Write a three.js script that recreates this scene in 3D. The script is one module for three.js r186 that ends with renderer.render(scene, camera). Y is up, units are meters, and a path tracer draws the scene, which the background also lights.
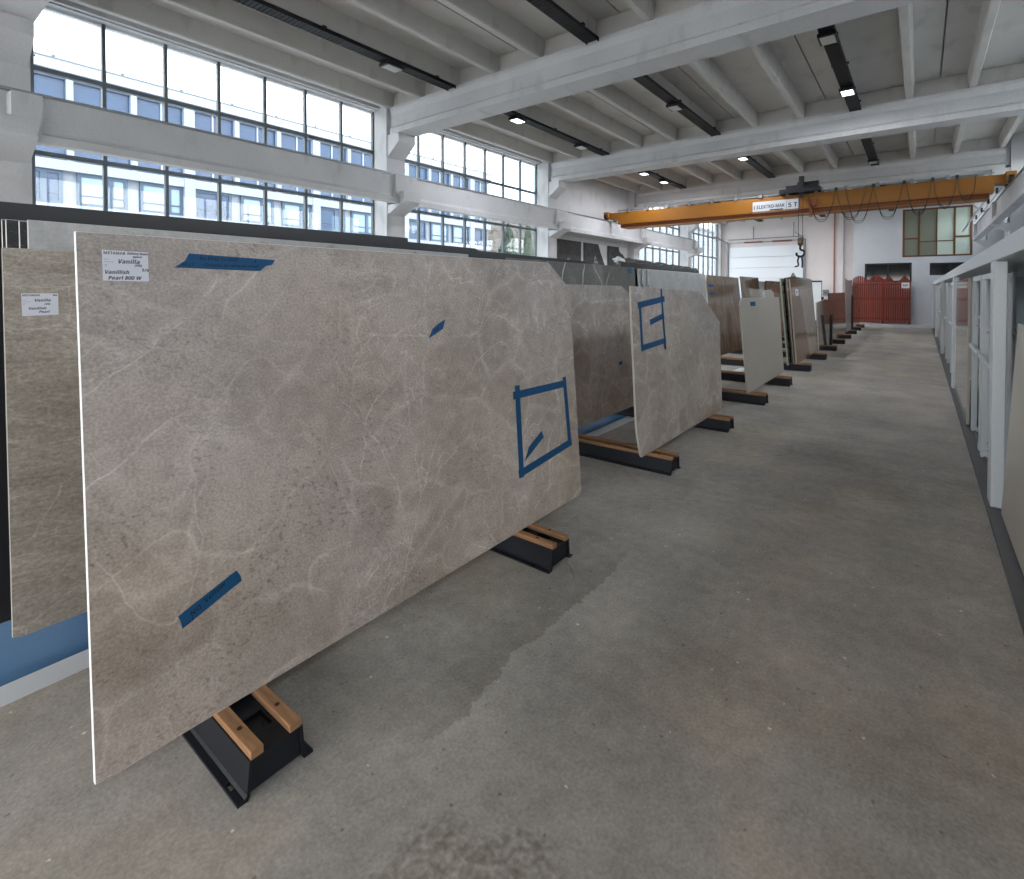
import * as THREE from 'three';
import { RoundedBoxGeometry } from 'three/addons/geometries/RoundedBoxGeometry.js';
import { mergeGeometries, toCreasedNormals } from 'three/addons/utils/BufferGeometryUtils.js';
import { RectAreaLightUniformsLib } from 'three/addons/lights/RectAreaLightUniformsLib.js';

// ---------------------------------------------------------------- camera, sky, light, exposure
const scene = new THREE.Scene();
const EYE = 1.7, FOCAL = 521;
const camera = new THREE.PerspectiveCamera(2 * Math.atan(439.5 / FOCAL) * 180 / Math.PI, 1024 / 879, 0.05, 600);
camera.rotation.order = 'YXZ';
camera.position.set(0, EYE, 0);
camera.rotation.set(-1.0 * Math.PI / 180, Math.atan2(920 - 512, FOCAL), 0);
camera.setViewOffset(1024, 879, 0, 140.5, 1024, 879);          // a shifted lens keeps the columns upright
const SKY_STRENGTH = 3.4;
const renderer = new THREE.WebGLRenderer();
renderer.toneMapping = THREE.LinearToneMapping;
renderer.toneMappingExposure = 2.25;
renderer.shadowMap.enabled = true;
RectAreaLightUniformsLib.init();
const LAMP_POWER = 170;                                           // radiance of one lit flood light

// ---------------------------------------------------------------- noise
function rng(seed) { let a = seed >>> 0; return () => { a = (a + 0x6D2B79F5) >>> 0; let t = a; t = Math.imul(t ^ (t >>> 15), t | 1); t ^= t + Math.imul(t ^ (t >>> 7), t | 61); return ((t ^ (t >>> 14)) >>> 0) / 4294967296; }; }
const PERM = new Uint8Array(512), GX = new Float32Array(256), GY = new Float32Array(256);
{ const r = rng(77), p = [...Array(256).keys()]; for (let i = 255; i > 0; i--) { const j = Math.floor(r() * (i + 1)); [p[i], p[j]] = [p[j], p[i]]; }
  for (let i = 0; i < 512; i++) PERM[i] = p[i & 255]; for (let i = 0; i < 256; i++) { const a = r() * 6.28318; GX[i] = Math.cos(a); GY[i] = Math.sin(a); } }
function noise(x, y) {
  const xi = Math.floor(x), yi = Math.floor(y), fx = x - xi, fy = y - yi, X = xi & 255, Y = yi & 255;
  const u = fx * fx * fx * (fx * (fx * 6 - 15) + 10), v = fy * fy * fy * (fy * (fy * 6 - 15) + 10);
  const a = PERM[PERM[X] + Y], b = PERM[PERM[(X + 1) & 255] + Y], c = PERM[PERM[X] + ((Y + 1) & 255)], d = PERM[PERM[(X + 1) & 255] + ((Y + 1) & 255)];
  const n0 = GX[a] * fx + GY[a] * fy, n1 = GX[b] * (fx - 1) + GY[b] * fy, n2 = GX[c] * fx + GY[c] * (fy - 1), n3 = GX[d] * (fx - 1) + GY[d] * (fy - 1);
  return (n0 + (n1 - n0) * u + ((n2 + (n3 - n2) * u) - (n0 + (n1 - n0) * u)) * v) * 1.5;
}
function fbm(x, y, o = 4) { let s = 0, a = 0.5; for (let i = 0; i < o; i++) { s += a * noise(x, y); x = x * 2.03 + 17.1; y = y * 2.03 + 5.3; a *= 0.5; } return s; }
const sat = (x) => x < 0 ? 0 : x > 1 ? 1 : x;
const sstep = (a, b, x) => { const t = sat((x - a) / (b - a)); return t * t * (3 - 2 * t); };
const mix = (a, b, t) => a + (b - a) * t;
function cells(x, y) {                                            // distance to the two nearest cell points, and the cell's own random number
  const xi = Math.floor(x), yi = Math.floor(y); let d1 = 9, d2 = 9, id = 0;
  for (let j = -1; j <= 1; j++) for (let i = -1; i <= 1; i++) {
    const h = PERM[PERM[(xi + i) & 255] + ((yi + j) & 255)], px = xi + i + PERM[h + 1] / 255, py = yi + j + PERM[h + 57] / 255, d = Math.hypot(px - x, py - y);
    if (d < d1) { d2 = d1; d1 = d; id = h; } else if (d < d2) d2 = d;
  }
  return [d1, d2, id / 255];
}
function tex(w, h, mw, mh, f, { srgb = true, mirror = true } = {}) {   // f(x metres, y metres, out) fills out[0..2] with 0..255
  const data = new Uint8Array(w * h * 4), o = [0, 0, 0];
  for (let j = 0; j < h; j++) for (let i = 0; i < w; i++) {
    f((i + 0.5) / w * mw, (j + 0.5) / h * mh, o);
    const k = (j * w + i) * 4; data[k] = sat(o[0] / 255) * 255; data[k + 1] = sat(o[1] / 255) * 255; data[k + 2] = sat(o[2] / 255) * 255; data[k + 3] = 255;
  }
  const t = new THREE.DataTexture(data, w, h, THREE.RGBAFormat);
  t.magFilter = THREE.LinearFilter; t.minFilter = THREE.LinearMipmapLinearFilter; t.generateMipmaps = true;
  t.wrapS = t.wrapT = mirror ? THREE.MirroredRepeatWrapping : THREE.RepeatWrapping;
  if (srgb) t.colorSpace = THREE.SRGBColorSpace;
  t.repeat.set(1 / mw, 1 / mh); t.needsUpdate = true;
  return t;
}
{ // a bright overcast sky: thin cloud with bluish gaps, the same all round
  const w = 1024, h = 512, data = new Float32Array(w * h * 4);
  for (let j = 0; j < h; j++) for (let i = 0; i < w; i++) {
    const az = (i + 0.5) / w * 2 * Math.PI, el = ((j + 0.5) / h - 0.5) * Math.PI, k = (j * w + i) * 4;
    const cx = Math.cos(az) * Math.cos(el), cz = Math.sin(az) * Math.cos(el), cy = Math.sin(el);
    const n = fbm(cx * 3 + 5 + cy * 4, cz * 3 + 9 - cy * 3, 5), gap = sstep(0.04, 0.28, n) * sstep(-0.02, 0.12, cy);
    const up = sat(cy);
    data[k] = mix(1.0, 0.52, gap) * (1 - 0.08 * up); data[k + 1] = mix(0.965, 0.645, gap) * (1 - 0.07 * up); data[k + 2] = mix(0.93, 0.77, gap); data[k + 3] = 1;
  }
  const t = new THREE.DataTexture(data, w, h, THREE.RGBAFormat, THREE.FloatType);
  t.mapping = THREE.EquirectangularReflectionMapping; t.magFilter = THREE.LinearFilter; t.needsUpdate = true;
  scene.background = t; scene.backgroundIntensity = SKY_STRENGTH;
}

// ---------------------------------------------------------------- building helpers
const used = new Map();
function numbered(name) { const n = used.get(name) ?? 0; used.set(name, n + 1); return n ? name + '_' + String(n).padStart(3, '0') : name; }
function uvMetres(g, u0 = 0, v0 = 0) {                            // uv in metres from the dominant direction of each face
  if (g.index) { const gr = g.groups.slice(); g = g.toNonIndexed(); gr.forEach((x) => g.addGroup(x.start, x.count, x.materialIndex)); }
  const p = g.attributes.position, uv = new Float32Array(p.count * 2), a = new THREE.Vector3(), b = new THREE.Vector3(), c = new THREE.Vector3();
  for (let i = 0; i < p.count; i += 3) {
    a.fromBufferAttribute(p, i); b.fromBufferAttribute(p, i + 1); c.fromBufferAttribute(p, i + 2);
    const n = b.clone().sub(a).cross(c.clone().sub(a)), ax = Math.abs(n.x), ay = Math.abs(n.y), az = Math.abs(n.z);
    [a, b, c].forEach((q, k) => { const [u, v] = ax >= ay && ax >= az ? [q.z, q.y] : ay >= az ? [q.x, q.z] : [q.x, q.y]; uv[(i + k) * 2] = u + u0; uv[(i + k) * 2 + 1] = v + v0; });
  }
  g.setAttribute('uv', new THREE.BufferAttribute(uv, 2));
  return g;
}
const box = (x0, x1, y0, y1, z0, z1) => uvMetres(new THREE.BoxGeometry(Math.abs(x1 - x0), Math.abs(y1 - y0), Math.abs(z1 - z0)).translate((x0 + x1) / 2, (y0 + y1) / 2, (z0 + z1) / 2));
const rbox = (x0, x1, y0, y1, z0, z1, r = 0.004) => uvMetres(new RoundedBoxGeometry(Math.abs(x1 - x0), Math.abs(y1 - y0), Math.abs(z1 - z0), 1, r).translate((x0 + x1) / 2, (y0 + y1) / 2, (z0 + z1) / 2));
function merge(list) { list = list.map((g) => { g = g.index ? g.toNonIndexed() : g.clone(); for (const k of Object.keys(g.attributes)) if (!['position', 'normal', 'uv'].includes(k)) g.deleteAttribute(k); g.clearGroups(); return g; }); return list.length > 1 ? mergeGeometries(list) : list[0]; }
// a profile drawn as [along, up] pairs, swept: axis 'x' has along = z, axis 'z' has along = x
function sweep(pts, from, to, axis) {
  const s = new THREE.Shape(pts.map(([a, b]) => new THREE.Vector2(axis === 'x' ? -a : a, b)));
  const g = new THREE.ExtrudeGeometry(s, { depth: Math.abs(to - from), bevelEnabled: false, steps: 1 });
  if (axis === 'x') g.rotateY(Math.PI / 2).translate(Math.min(from, to), 0, 0); else g.translate(0, 0, Math.min(from, to));
  return uvMetres(g);
}
const tube = (pts, r, seg = 24, rad = 6, closed = false) => new THREE.TubeGeometry(new THREE.CatmullRomCurve3(pts.map((p) => new THREE.Vector3(...p)), closed), seg, r, rad, closed);
function rod(a, b, r, n = 8) { const A = new THREE.Vector3(...a), B = new THREE.Vector3(...b), d = B.clone().sub(A); return new THREE.CylinderGeometry(r, r, d.length(), n).applyQuaternion(new THREE.Quaternion().setFromUnitVectors(new THREE.Vector3(0, 1, 0), d.normalize())).translate((A.x + B.x) / 2, (A.y + B.y) / 2, (A.z + B.z) / 2); }
function bar(a, b, w, h) { const A = new THREE.Vector3(...a), B = new THREE.Vector3(...b), d = B.clone().sub(A), g = new THREE.BoxGeometry(w, h, d.length()), m = new THREE.Matrix4().lookAt(A, B, new THREE.Vector3(0, 1, 0)); return uvMetres(g.applyMatrix4(m).translate((A.x + B.x) / 2, (A.y + B.y) / 2, (A.z + B.z) / 2)); }
function part(name, g, m, parent, label) { const o = new THREE.Mesh(Array.isArray(g) ? merge(g) : g, m); o.name = name; if (label) o.userData.label = label; parent.add(o); return o; }
function tag(o, label, category, group) { o.userData.label = label; o.userData.category = category; if (group) o.userData.group = group; return o; }
function thing(name, label, category, [x, y, z] = [0, 0, 0], turn = 0, group) { const o = new THREE.Group(); o.name = numbered(name); o.position.set(x, y, z); o.rotation.y = turn; scene.add(o); return tag(o, label, category, group); }
function solo(name, g, m, label, category, group) { const o = new THREE.Mesh(Array.isArray(g) ? merge(g) : g, m); o.name = numbered(name); scene.add(o); return tag(o, label, category, group); }
function struct(name, g, m, label) { const o = g ? new THREE.Mesh(Array.isArray(g) ? merge(g) : g, m) : new THREE.Group(); o.name = name; o.userData.kind = 'structure'; if (label) o.userData.label = label; scene.add(o); return o; }
function copyOf(src, [x, y, z], label) { const o = src.clone(); o.name = numbered(src.name.replace(/_\d{3}$/, '')); o.position.set(x, y, z); if (label) o.userData.label = label; scene.add(o); return o; }

// ---------------------------------------------------------------- materials
const std = (c, r = 0.8, o = {}) => new THREE.MeshStandardMaterial({ color: c, roughness: r, ...o });
const grain = tex(512, 512, 0.5, 0.5, (x, y, o) => { const v = 128 + 90 * fbm(x * 60, y * 60, 4) + 40 * noise(x * 300, y * 300); o[0] = o[1] = o[2] = v; }, { srgb: false });
const limewash = tex(512, 512, 4, 4, (x, y, o) => { const n = fbm(x * 1.1, y * 1.1, 5), d = sstep(0.12, 0.5, fbm(x * 3 + 40, y * 1.2, 4)); const v = 200 + 12 * n - 13 * d + 5 * noise(x * 40, y * 40); o[0] = v; o[1] = v; o[2] = v + 1; });
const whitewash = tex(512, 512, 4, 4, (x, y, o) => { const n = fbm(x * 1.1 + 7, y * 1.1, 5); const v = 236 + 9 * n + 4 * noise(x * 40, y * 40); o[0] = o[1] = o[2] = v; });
const M = {
  white: std(0xffffff, 0.88, { map: limewash, bumpMap: grain, bumpScale: 0.0015 }),
  ceiling: std(0xf6f3ec, 0.92, { map: limewash, bumpMap: grain, bumpScale: 0.0012 }),
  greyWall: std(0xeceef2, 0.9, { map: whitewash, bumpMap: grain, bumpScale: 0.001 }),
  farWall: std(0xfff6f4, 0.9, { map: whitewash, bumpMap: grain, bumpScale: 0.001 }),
  mullion: std(0x596166, 0.55), jamb: std(0xe8eaec, 0.7),
  glass: new THREE.MeshPhysicalMaterial({ color: 0xf4f9fb, roughness: 0.02, transmission: 1, thickness: 0, ior: 1.45 }),
  darkGlass: std(0x101418, 0.06), black: std(0x14151a, 0.5), blackTray: std(0x17171b, 0.55, { metalness: 0.3 }),
  steel: new THREE.MeshStandardMaterial({ color: 0x1a1d24, roughness: 0.55, metalness: 0.25, bumpMap: grain, bumpScale: 0.0006 }),
  rackPaint: std(0xd2d8dc, 0.42), rackBack: std(0x77838a, 0.6), galv: std(0x8b8f92, 0.4, { metalness: 0.7 }),
  crane: std(0x8e5904, 0.5), craneDark: std(0x753a08, 0.55), orange: std(0xd06a1c, 0.6),
  lane: std(0x155680, 0.6, { bumpMap: grain, bumpScale: 0.0008 }), laneLine: std(0xd4d6d6, 0.7, { bumpMap: grain, bumpScale: 0.0008 }),
  frameBrown: std(0x70492c, 0.5), paper: std(0xe4e4ea, 0.8), wrap: std(0xeef2f2, 0.35),
  lens: new THREE.MeshStandardMaterial({ color: 0xffffff, emissive: 0xf4f7ff, emissiveIntensity: 2.2, roughness: 0.4 }),
  lensOff: std(0xb9b9b4, 0.3), wheel: std(0x53585c, 0.5), screw: std(0x3a2516, 0.8), copper: std(0xb07a62, 0.6),
};
// stone ----------------------------------------------------------------
const vein = (x, y, f, w) => { const n = Math.abs(noise(x * f, y * f)); return 1 - sstep(0, w, n); };
const crackle = (x, y, f, w) => { const [a, b] = cells(x * f, y * f); return 1 - sstep(0, w, b - a); };
// long thin straight streaks running at the angle a
const fibre = (x, y, a, f, w, stretch = 7) => { const c = Math.cos(a), s = Math.sin(a), u = x * c + y * s, v = y * c - x * s; return (1 - sstep(0, w, Math.abs(noise(u * f / stretch * 2.2 + 7 * a, v * f + 3 * a)))) * sstep(-0.1, 0.35, noise(u * f / stretch * 3 + 19, v * f * 0.6 + 31 * a)); };
const taupe = tex(1792, 1120, 3.2, 2.0, (x, y, o) => {
  const jx = 0.03 * fbm(x * 7 + 3, y * 7, 3), jy = 0.03 * fbm(x * 7 + 31, y * 7 + 7, 3), wx = x + 0.14 * fbm(x * 1.6 + 3, y * 1.6, 3) + jx, wy = y + 0.14 * fbm(x * 1.6 + 31, y * 1.6 + 7, 3) + jy, fx = x + jx * 0.5, fy = y + jy * 0.5;
  const big = fbm(wx * 1.1 + 2, wy * 1.4 + 8, 4), net = sstep(-0.35, 0.25, fbm(x * 0.8 + 60, y * 0.9 + 4, 3) + 0.22 * (x - 1.0));
  const [d1, d2, id] = cells(wx * 2.6 + 4, wy * 3.1 + 2), clast = sstep(0.02, 0.3, d2 - d1);
  let v = 171 + 24 * big + 18 * (id - 0.5) * clast + 16 * fbm(x * 11 + jx * 20, y * 13 + jy * 20, 4) + 15 * noise(x * 95, y * 115) + 9 * noise(x * 180, y * 190);
  v -= 28 * sstep(0.1, 0.4, fbm(x * 40 + y * 12, y * 55 + wx * 6, 3)) * (1 - 0.6 * net) * sstep(-0.2, 0.25, fbm(x * 2.4 + 5, y * 2.4, 3));
  let l = 0;
  for (const [a, f, w, k] of [[0.75, 9, 0.05, 0.8], [0.95, 14, 0.06, 0.6], [-0.5, 10, 0.045, 0.6], [2.3, 13, 0.05, 0.5], [0.1, 11, 0.04, 0.4], [1.35, 12, 0.05, 0.5], [0.6, 22, 0.08, 0.5], [-0.9, 20, 0.07, 0.4]]) l += k * fibre(fx, fy, a, f, w * 0.8) * net;
  l += 0.22 * crackle(fx * 1.1 + 9, fy * 1.2, 9, 0.07) * net;
  l += 0.35 * (1 - sstep(0, 0.09, d2 - d1)) + 0.35 * vein(wx * 0.75 + 0.55 * wy + 3.2, wy * 0.5 - 0.4 * wx, 1.25, 0.006) + 0.9 * fibre(x + jx, y + jy, 0.78, 2.6, 0.018) + 0.8 * fibre(x + jx, y + jy, -0.62, 2.2, 0.014) + 0.6 * fibre(x + jx, y + jy, 1.9, 2.9, 0.016);
  l *= sat(0.6 + 1.0 * fbm(x * 4, y * 4 + 3, 3));
  const pale = sstep(0.16, 0.5, fbm(wx * 2.0 + 70, wy * 2.6 + 11, 5));
  v += 46 * Math.min(1.2, l) + 20 * pale;
  const warm = 0.4 + 1.0 * fbm(x * 0.9 + 14, y * 1.0 + 3, 3) - 0.45 * (y - 1);
  o[0] = v + 4 * warm + 8; o[1] = v - 3 + 0.5 * warm; o[2] = v - 11 - 5 * warm + 4 * sat(l);
});
const beige = tex(1024, 640, 3.2, 2.0, (x, y, o) => {
  const wy = y + 0.25 * x * 0.6 + 0.06 * fbm(x * 3, y * 3, 3), lay = fbm(x * 1.4, wy * 11, 4), fx = x + 0.05 * fbm(x * 6, y * 6, 3);
  let l = 0.7 * crackle((x + 0.5 * y) * 0.8 + 0.04 * fbm(x * 6, y * 6, 3), (y - 0.35 * x) * 1.6, 3.4, 0.03) + 0.6 * crackle(fx * 0.5 + 4, wy * 2.4, 4.5, 0.05) * sat(0.5 + fbm(x * 2, y * 2, 2) * 2) + 0.8 * vein(fx * 0.25 + 9, wy, 2.2, 0.008);
  const v = 158 + 24 * lay + 12 * fbm(x * 2, y * 2, 3) + 16 * noise(x * 80, y * 110) + 14 * noise(x * 30, y * 70) + 30 * sat(l);
  o[0] = v + 5; o[1] = v - 4; o[2] = v - 15;
});
const limestone = tex(512, 512, 1.6, 1.6, (x, y, o) => { const v = 182 + 6 * fbm(x * 2, y * 2, 3) + 8 * noise(x * 120, y * 120) + 7 * noise(x * 55, y * 60); o[0] = v + 3; o[1] = v - 4; o[2] = v - 16; });
const greyVein = tex(1024, 640, 3.2, 2.0, (x, y, o) => {
  const jx = 0.05 * fbm(x * 4, y * 4, 4); let l = 0;
  for (const [x0, k, w, y0, y1] of [[1.45, -0.35, 0.016, 0.8, 2], [0.95, -0.42, 0.02, 1.0, 2], [1.95, -0.9, 0.014, 1.2, 1.9], [0.55, -0.5, 0.012, 0.3, 2], [2.55, -0.4, 0.018, 0.4, 1.6], [2.2, 0.7, 0.01, 0.2, 2]]) { const d = Math.abs(x - x0 - k * (y - 1.4) * -1 + jx); l = Math.max(l, (1 - sstep(0, w, d)) * sstep(y0, y0 + 0.2, y) * (1 - sstep(y1 - 0.2, y1, y))); }
  l = Math.max(l, 0.35 * vein(x + jx, y + 3, 5, 0.02));
  const b = sstep(0.1, 0.3, fbm(x * 1.4 + 5, y * 1.2, 3)), v = 112 + 14 * fbm(x * 3, y * 3, 4) + 16 * b + 6 * noise(x * 70, y * 70) + 90 * sat(l);
  o[0] = v; o[1] = v - 1; o[2] = v - 6;
});
const twoTone = tex(768, 512, 3.2, 2.0, (x, y, o) => {            // a brown half and a beige half that meet along a slanting seam
  const t = sstep(-0.03, 0.03, x - 1.62 + 0.42 * y + 0.05 * fbm(x * 3, y * 3, 3)), top = sstep(1.55, 1.62, y + 0.04 * fbm(x * 4, 2, 3)), n = 12 * fbm(x * 5, y * 5, 4) + 10 * noise(x * 70, y * 80), st = 14 * fbm((x + 0.2 * y) * 9, y * 1.5, 3);
  o[0] = mix(146, 180, t) + n + st - 40 * top * t; o[1] = mix(112, 164, t) + n + st - 38 * top * t; o[2] = mix(86, 142, t) + n + st - 40 * top * t;
});
const silver = tex(512, 512, 2, 2, (x, y, o) => { const v = 184 + 14 * fbm(x * 4, y * 4, 4) + 14 * fbm(x * 22, y * 22, 3) + 8 * noise(x * 90, y * 90) - 18 * sstep(0.3, 0.5, fbm(x * 9 + 4, y * 16, 3)); o[0] = v; o[1] = v; o[2] = v - 1; });
const slate = tex(512, 512, 2, 2, (x, y, o) => { const fx = x + 0.08 * fbm(x * 4, y * 4, 3), l = vein(fx, y, 4, 0.02) + 0.6 * vein(fx * 0.7 + 4, y * 1.8, 7, 0.03); const v = 52 + 18 * fbm(x * 8, y * 8, 4) + 8 * noise(x * 90, y * 90) + 60 * sat(l); o[0] = v; o[1] = v - 1; o[2] = v + 1; });
const brown = tex(768, 512, 3.2, 2.0, (x, y, o) => {
  const fx = x + 0.08 * fbm(x * 5, y * 5, 4), w = x * 1.0 + 0.22 * y + 0.12 * fbm(x * 2, y * 2, 3), lay = fbm(w * 7, y * 1.2 + 3, 4), l = vein(fx, y * 0.4 + 3, 5, 0.03) + 0.8 * vein(fx * 0.8 + 2, y * 0.5, 2.4, 0.02);
  const v = 122 + 34 * lay + 9 * noise(x * 70, y * 80) + 40 * sat(l) * 0.8; o[0] = v + 10; o[1] = v - 8; o[2] = v - 26;
});
const polish = (map, rough, o = {}) => new THREE.MeshPhysicalMaterial({ map, roughness: rough, ior: 1.55, ...o });
const S = {
  taupe: polish(taupe, 0.2), taupeGloss: polish(taupe, 0.07), beige: polish(beige, 0.22), lime: polish(limestone, 0.3), grey: polish(greyVein, 0.09), silver: polish(silver, 0.22),
  slate: polish(slate, 0.14), black: new THREE.MeshPhysicalMaterial({ color: 0x232327, roughness: 0.25 }), silverGloss: polish(silver, 0.06), brown: polish(brown, 0.08), brownGrey: polish(brown, 0.06, { color: 0xe6dccf }), sand: polish(beige, 0.06, { color: 0xd9cfc2 }), twoTone: polish(twoTone, 0.09, { specularIntensity: 0.7 }),
  edgeWhite: std(0xf2f1ee, 0.6), edgeTaupe: std(0xbab5aa, 0.65), edgeGrey: std(0x747571, 0.7), edgeDark: std(0x25262a, 0.6), edgeGreen: std(0x9fb0a2, 0.35), edgeBrown: std(0x7d6450, 0.6),
};
// the worked concrete floor ----------------------------------------------
const patchEdge = (z) => -1.45 + 0.05 * noise(z * 1.7, 4) + 0.035 * noise(z * 5, 9) + 0.018 * noise(z * 17, 2) + 0.012 * noise(z * 40, 6);
const floorTex = tex(2048, 2048, 10, 10, (x, y, o) => {                 // x = world x + 6, y = world z + 9
  const X = x - 6, Z = y - 9, n = fbm(x * 0.55 + 2, y * 0.5 + 1, 4), m = fbm(x * 2.1 + 8, y * 1.6, 4), streak = fbm(x * 1.1 + 0.35 * y + 4, y * 4.5, 4);
  let v = 162 + 18 * n + 22 * m + 10 * streak + 15 * fbm(x * 14, y * 14, 3) + 13 * noise(x * 75, y * 75) + 12 * noise(x * 150, y * 150);
  let warm = 0.25 + 0.8 * sstep(0.0, 0.3, fbm(x * 0.8 + 30, y * 0.7 + 3, 4)) + 0.5 * m;
  // an old skim coat that stops along a ragged line beside the slabs
  const e = X - patchEdge(Z), inZ = sstep(-3.3, -2.7, Z) * (1 - sstep(-1.45, -1.0, Z + 0.2 * noise(x * 3, 4)));
  if (e < 0) v -= inZ * (17 * sstep(-0.42, -0.02, e) + 2); else v += inZ * 6 * (1 - sstep(0, 0.5, e));
  const rough = 1 - sstep(-0.03, 0.03, Math.hypot((X + 0.82) * 0.8, (Z + 0.92) * 0.95) - 0.34 + 0.14 * fbm(x * 5, y * 5, 3) + 0.06 * fbm(x * 22, y * 22, 2)); // scabbled spot near the front
  v += rough * (26 * noise(x * 46, y * 52) - 13 + 12 * noise(x * 26, y * 26)); warm += rough * 0.3;
  const crack = vein(x + 0.05 * fbm(x * 5, y * 5, 3), y, 0.42, 0.004); v -= 34 * crack * sstep(0, 0.2, fbm(x * 1.1, y * 1.1 + 50, 2));
  const chip = cells(x * 5.2, y * 5.2); if (chip[2] > 0.68 && chip[0] < 0.014 + 0.08 * (chip[2] - 0.68) + 0.022 * noise(x * 90, y * 90)) v += 58;
  const pit = cells(x * 9 + 4, y * 9); if (pit[2] > 0.8 && pit[0] < 0.05 + 0.03 * noise(x * 60, y * 60)) v -= 34;
  o[0] = v + 3 + 4 * warm; o[1] = v - 2; o[2] = v - 9 - 6 * warm;
});
floorTex.offset.set(0.6, 0.9);
M.floor = new THREE.MeshStandardMaterial({ map: floorTex, roughness: 0.82, bumpMap: grain, bumpScale: 0.0009 });
const wood = tex(512, 128, 1.2, 0.3, (x, y, o) => { const r = fbm(x * 1.6, y * 34 + 2 * fbm(x * 2, y * 5, 2), 4), v = 156 + 50 * r + 14 * noise(x * 18, y * 200); o[0] = v + 8; o[1] = v * 0.74 + 6; o[2] = v * 0.54; });
M.wood = std(0xffffff, 0.7, { map: wood });
const redWood = tex(256, 512, 0.8, 1.6, (x, y, o) => { const r = fbm(x * 26, y * 1.6 + 2, 4), v = 134 + 80 * r; o[0] = v + 26; o[1] = v * 0.45; o[2] = v * 0.29; });
M.redWood = [0xdcd2cc, 0xbcaaa2, 0xccb8ae].map((c) => std(c, 0.45, { map: redWood }));

// ---------------------------------------------------------------- the hall
// left wall face x = -8.7, right face x = 1.83; columns every 5.95 m
const COL = [4.75, -1.2, -7.15, -13.08, -19.0, -24.95], HALF = 0.24, XL = -8.7, XM = -3.435, mir = (x) => 2 * XM - x, WIN = -9.15, DECK = 5.75;
const Z_BACK = 5, Z_END = -31;
struct('floor', box(-9.6, 2.8, -0.2, 0, Z_BACK + 0.4, -31.4), M.floor, 'worn grey concrete floor with stains and chips');
solo('lane_marking', box(-4.6, -3.08, 0, 0.002, 4, -8.0), M.lane, 'blue painted lane on the concrete floor under the leaning slabs', 'floor marking');
solo('lane_marking', box(-3.08, -2.93, 0, 0.0022, 4, -12), M.laneLine, 'white painted stripe bordering the blue lane on the floor', 'floor marking');
// ceiling: double ribbed concrete panels, each lying from beam to beam
const ceiling = struct('ceiling', null, null, 'ribbed white precast concrete ceiling');
const PANEL = 1.88, P0 = -9.14;
const panelShape = (() => { const h = PANEL / 2 - 0.011, q = PANEL / 4; const rib = (c) => [[c - 0.085, DECK], [c - 0.06, 5.47], [c - 0.045, 5.445], [c + 0.045, 5.445], [c + 0.06, 5.47], [c + 0.085, DECK]]; return [[-h, DECK + 0.07], [-h, DECK], ...rib(-q), ...rib(q), [h, DECK], [h, DECK + 0.07]]; })();
const beamZ = [...COL, -30.9];
for (let b = 0; b + 1 < beamZ.length; b++) {
  const g = sweep(panelShape, beamZ[b] - 0.13, beamZ[b + 1] + 0.13, 'z');
  for (let i = 0; i < 6; i++) { const o = part('ceiling_panel', g, M.ceiling, ceiling); o.position.x = P0 + PANEL * (i + 0.5) + 0.0; }
}
part('roof_slab', box(-9.6, 2.8, DECK + 0.075, DECK + 0.35, Z_BACK + 0.4, -31.4), M.ceiling, ceiling);
// roof beams
const beamWord = ['over the near corner pier at upper left', 'crossing nearest the camera, above the first two windows', 'second from the camera, left of the mountain pictures', 'just in front of the yellow crane', 'over the far loading bay behind the crane'];
const roofProfile = [[-0.23, 4.9], [0.23, 4.9], [0.23, 5.0], [0.19, 5.02], [0.15, 5.03], [0.15, 5.045], [0.17, 5.06], [0.17, 5.28], [0.22, 5.37], [0.22, 5.44], [-0.22, 5.44], [-0.22, 5.37], [-0.17, 5.28], [-0.17, 5.06], [-0.15, 5.045], [-0.15, 5.03], [-0.19, 5.02], [-0.23, 5.0]];
const roofGeo = sweep(roofProfile, XL + 0.1, mir(XL) - 0.1, 'x'), endGeo = [XL + 0.01, mir(XL) - 0.1].map((x) => box(x, x + 0.09, 4.98, 5.43, -0.14, 0.14)), upGeo = box(XL, mir(XL), 5.44, DECK, -0.12, 0.12);
COL.slice(1).forEach((z, i) => { const t = thing('roof_beam', 'white concrete roof beam ' + beamWord[i], 'beam', [0, 0, z], 0); part('flanged_beam', roofGeo, M.white, t); endGeo.forEach((g) => part('end_block', g, M.white, t)); part('infill', upGeo, M.ceiling, t); });
// columns with two corbels
const colWord = ['at the left edge of the photo beside the first window', 'between the first and second left windows', 'at the left of the mountain pictures', 'at the right of the mountain pictures', 'where the left crane beam ends at the far windows'];
const upperCorbel = [[XL, 4.9], [XL + 0.36, 4.9], [XL + 0.36, 4.72], [XL, 4.44]], lowerCorbel = [[XL, 3.46], [XL + 0.375, 3.46], [XL + 0.375, 3.70], [XL + 0.52, 3.70], [XL + 0.52, 3.5], [XL, 3.26]];
const mirrored = (p) => p.map(([a, b]) => [mir(a), b]).reverse();
function column(z, label, side) {
  const t = thing('column', label, 'column', [0, 0, z]), f = side < 0 ? (p) => p : mirrored, x0 = side < 0 ? XL - 0.45 : mir(XL), x1 = x0 + 0.45;
  part('shaft', box(x0, x1, 0, DECK, -HALF, HALF), M.white, t);
  part('corbel', sweep(f(upperCorbel), -HALF + 0.02, HALF - 0.02, 'z'), M.white, t);
  part('corbel', sweep(f(side < 0 ? lowerCorbel : lowerCorbel.map(([a, b]) => [Math.min(a, XL + 0.34), Math.min(b, 3.46)])), -HALF + 0.02, HALF - 0.02, 'z'), M.white, t);
}
COL.slice(1).forEach((z, i) => column(z, 'white concrete column with stepped corbels ' + colWord[i], -1));
column(COL[4], 'white concrete column on the right wall in front of the crane', 1);
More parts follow.
